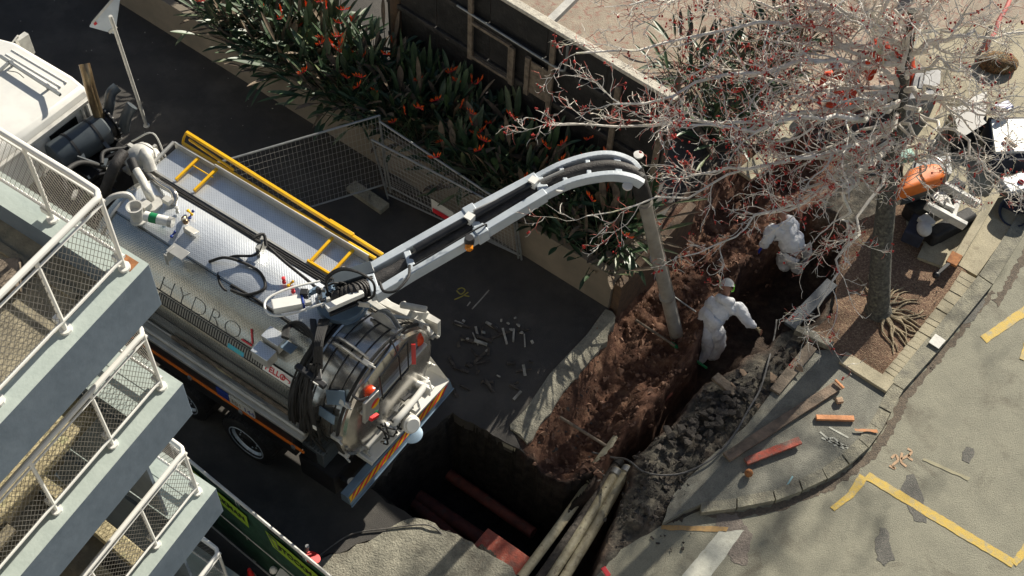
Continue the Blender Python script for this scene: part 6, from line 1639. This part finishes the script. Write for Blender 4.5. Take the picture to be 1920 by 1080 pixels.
LIMBS = [  # start index on trunk spline, via, end, radius
 (28, (1560, 215, 5.2), (1290, 235, 5.4), .07), (33, (1500, 130, 5.6), (1150, 195, 5.6), .06), (33, (1480, 60, 6.0), (1080, 100, 6.0), .055),
 (35, (1480, -10, 6.4), (1180, 10, 6.6), .055), (26, (1560, 275, 4.6), (1290, 330, 4.5), .065), (24, (1590, 330, 4.2), (1440, 400, 3.9), .07, .85),
 (24, (1600, 345, 4.1), (1590, 430, 3.6), .07, .85), (26, (1720, 300, 4.1), (1740, 360, 3.8), .035),
 (24, (1480, 375, 4.0), (1285, 480, 3.8), .035, .55), (22, (1585, 480, 3.2), (1510, 625, 2.5), .035, .7), (26, (1420, 325, 4.4), (1100, 405, 4.2), .035, .45), (30, (1450, 230, 5.0), (1030, 235, 5.0), .05, .6), (30, (1560, 160, 5.0), (1400, 250, 5.0), .05), (33, (1760, 60, 5.6), (1860, 0, 6.0), .05), (29, (1760, 170, 4.8), (1850, 270, 4.6), .045), (35, (1660, 20, 6.1), (1700, -60, 6.8), .045),
 (30, (1790, 190, 4.9), (1910, 200, 5.0), .07), (28, (1790, 250, 4.4), (1880, 340, 4.3), .05), (34, (1800, 80, 5.6), (1920, 60, 5.8), .06),
 (37, (1800, -40, 6.3), (1900, -80, 6.6), .05), (36, (1650, -60, 6.5), (1620, -130, 7), .05), (36, (1560, -40, 6.4), (1450, -90, 6.8), .05),
 (30, (1620, 110, 5.3), (1420, 60, 5.9), .06), (32, (1640, 60, 5.6), (1540, -20, 6.2), .05), (28, (1640, 180, 5.0), (1480, 180, 5.4), .05),
 (26, (1760, 280, 4.3), (1800, 320, 4.2), .04), (31, (1740, 120, 5.3), (1820, 140, 5.6), .05), (29, (1600, 170, 4.9), (1350, 130, 5.4), .055), (34, (1600, 40, 5.8), (1330, -10, 6.4), .055), (31, (1720, 60, 5.6), (1760, 0, 6.2), .05), (27, (1640, 250, 4.5), (1520, 300, 4.3), .045)]
for lb in LIMBS:
    si, via, end, r = lb[:4]; r *= .8; dens = lb[4] if len(lb) > 4 else 1.0
    p0 = tp[min(si, len(tp) - 1)]; P_ = curve_pts([p0, U(*via) + rv(rn) * .1, U(*end)], 7); 
    wk = [Vector((math.sin(k * 1.9 + 1.3 * q_ + si) , math.cos(k * 1.3 + q_ * 2.1 + si * 2), math.sin(k * .9 + q_))) for q_ in (1,) for k in range(len(P_))]
    for i in range(2, len(P_) - 1): P_[i] = P_[i] + wk[i] * .05 + rv(rn) * .05
    rr = [r * (1 - .72 * i / (len(P_) - 1)) for i in range(len(P_))]
    BR.tube([p - tb0 for p in P_], rr, 8)
    Lt = sum((P_[i + 1] - P_[i]).length for i in range(len(P_) - 1)); nch = int(Lt * 3.5 * dens) + 3
    for k in range(nch):
        t = rn.uniform(.22, 1) if k else 1; f = t * (len(P_) - 1.001); i = int(f); p = P_[i].lerp(P_[i + 1], f - i); loc = (P_[i + 1] - P_[i]).normalized()
        side = loc.cross(rv(rn)).normalized(); ang = rn.uniform(.45, 1.0) if k > 1 else .15; nd = loc * math.cos(ang) + side * math.sin(ang); nd.z *= .6
        grow(p, nd, rn.uniform(.6, 1.25) * (1.05 - .25 * t), rr[i] * rn.uniform(.35, .55), 1 if rn.random() < .5 * dens else 2)
cr_ = BR.build('branches', M['twig'], tree, smooth=1.2)
TW.build('twigs', M['twig'], cr_, smooth=1.2)
RD.build('red_twigs', M['redtwig'], cr_, smooth=1.2, kind='stuff')
BD.build('buds', M['bud'], cr_, smooth=1.2, kind='stuff')
print('TREE', len(TW.f), len(RD.f), len(BR.f), len(BD.f))
shadow_tree = copy_tree(tree); shadow_tree.location = (11.5, 27.0, 0); shadow_tree.rotation_euler = (0, 0, 2.4); shadow_tree.scale = (.85, .85, 1.9); shadow_tree['label'] = 'unseen tree copy added beyond the top right corner to cast branch shadows'  # out-of-view copy, added and stretched to streak branch shadows over the ground
q = MB(); r2 = random.Random(4)
for k in range(26):
    a = r2.uniform(-1.2, 2.2); p = Vector((math.cos(a) * .15, math.sin(a) * .15, .08)); pts = [p]; d = Vector((math.cos(a - .4), math.sin(a - .4), 0))
    for i in range(6):
        d = (d + Vector((r2.uniform(-.5, .5), r2.uniform(-.5, .5), 0))).normalized(); pts.append(pts[-1] + d * .12 + Vector((0, 0, -.005)))
    q.tube(pts, [.03 * (1 - i / 8) * r2.uniform(.7, 1.1) for i in range(7)], 6)
q.build('roots', mat('pale_root', (.42, .34, .22), (.2, .16, .1), 12, .9, bump=.8), tree)
for k in range(60):
    p = (r2.uniform(1680, 1760), r2.uniform(520, 690)); 
    put_chunk(cm[k % 7], U(*p, .05), r2.uniform(.02, .05), 'small stone or bark crumb in the mulch by the tree roots', 'crumbs in the mulch', 'bark_crumb', 'crumb')

def split_clusters(o, pad=.012):
    me = o.data; par = list(range(len(me.vertices)))
    def fd(a):
        while par[a] != a: par[a] = par[par[a]]; a = par[a]
        return a
    for e in me.edges:
        a, b_ = fd(e.vertices[0]), fd(e.vertices[1])
        if a != b_: par[a] = b_
    isl = {}
    for v in me.vertices: isl.setdefault(fd(v.index), []).append(v.co)
    ids = list(isl); bb = {k: (Vector([min(c[i] for c in isl[k]) - pad for i in range(3)]), Vector([max(c[i] for c in isl[k]) + pad for i in range(3)])) for k in ids}
    gp = {k: k for k in ids}
    def fg(a):
        while gp[a] != a: a = gp[a]
        return a
    for i, a in enumerate(ids):
        for b_ in ids[i + 1:]:
            if all(bb[a][0][k] <= bb[b_][1][k] and bb[b_][0][k] <= bb[a][1][k] for k in range(3)):
                x, y = fg(a), fg(b_)
                if x != y: gp[x] = y
    groups = {}
    for p in me.polygons: groups.setdefault(fg(fd(p.vertices[0])), []).append(p)
    if len(groups) < 2: return
    first = True; mats_ = list(me.materials); sm_ = me.polygons[0].use_smooth
    for g in groups.values():
        q = MB(); mp = {}
        for p in g:
            for v in p.vertices:
                if v not in mp: mp[v] = len(q.v); q.v.append(tuple(me.vertices[v].co))
            q.f.append(tuple(mp[v] for v in p.vertices)); q.m.append(p.material_index)
        n = q.build(o.name.split('.')[0], mats_, o.parent, smooth=.6 if sm_ else 0)
        for md in o.modifiers:
            if md.type == 'BEVEL': b2 = n.modifiers.new('bevel', 'BEVEL'); b2.width = md.width; b2.segments = md.segments; b2.limit_method = 'ANGLE'
        for ch in [c for c in bpy.data.objects if c.parent == o]: 
            ch.parent = n
    bpy.data.objects.remove(o)
for o in list(bpy.data.objects):
    if o.parent and o.name.split('.')[0] in ('bracket', 'hinge_lug', 'relief_valve', 'roof_rib', 'valve_block', 'clamp', 'latch_gear', 'outlet_manifold', 'tap_handle', 'strip_clip', 'strap', 'rear_panel_rib', 'pulley_disc', 'cable_label'):
        if o.type == 'MESH': split_clusters(o)
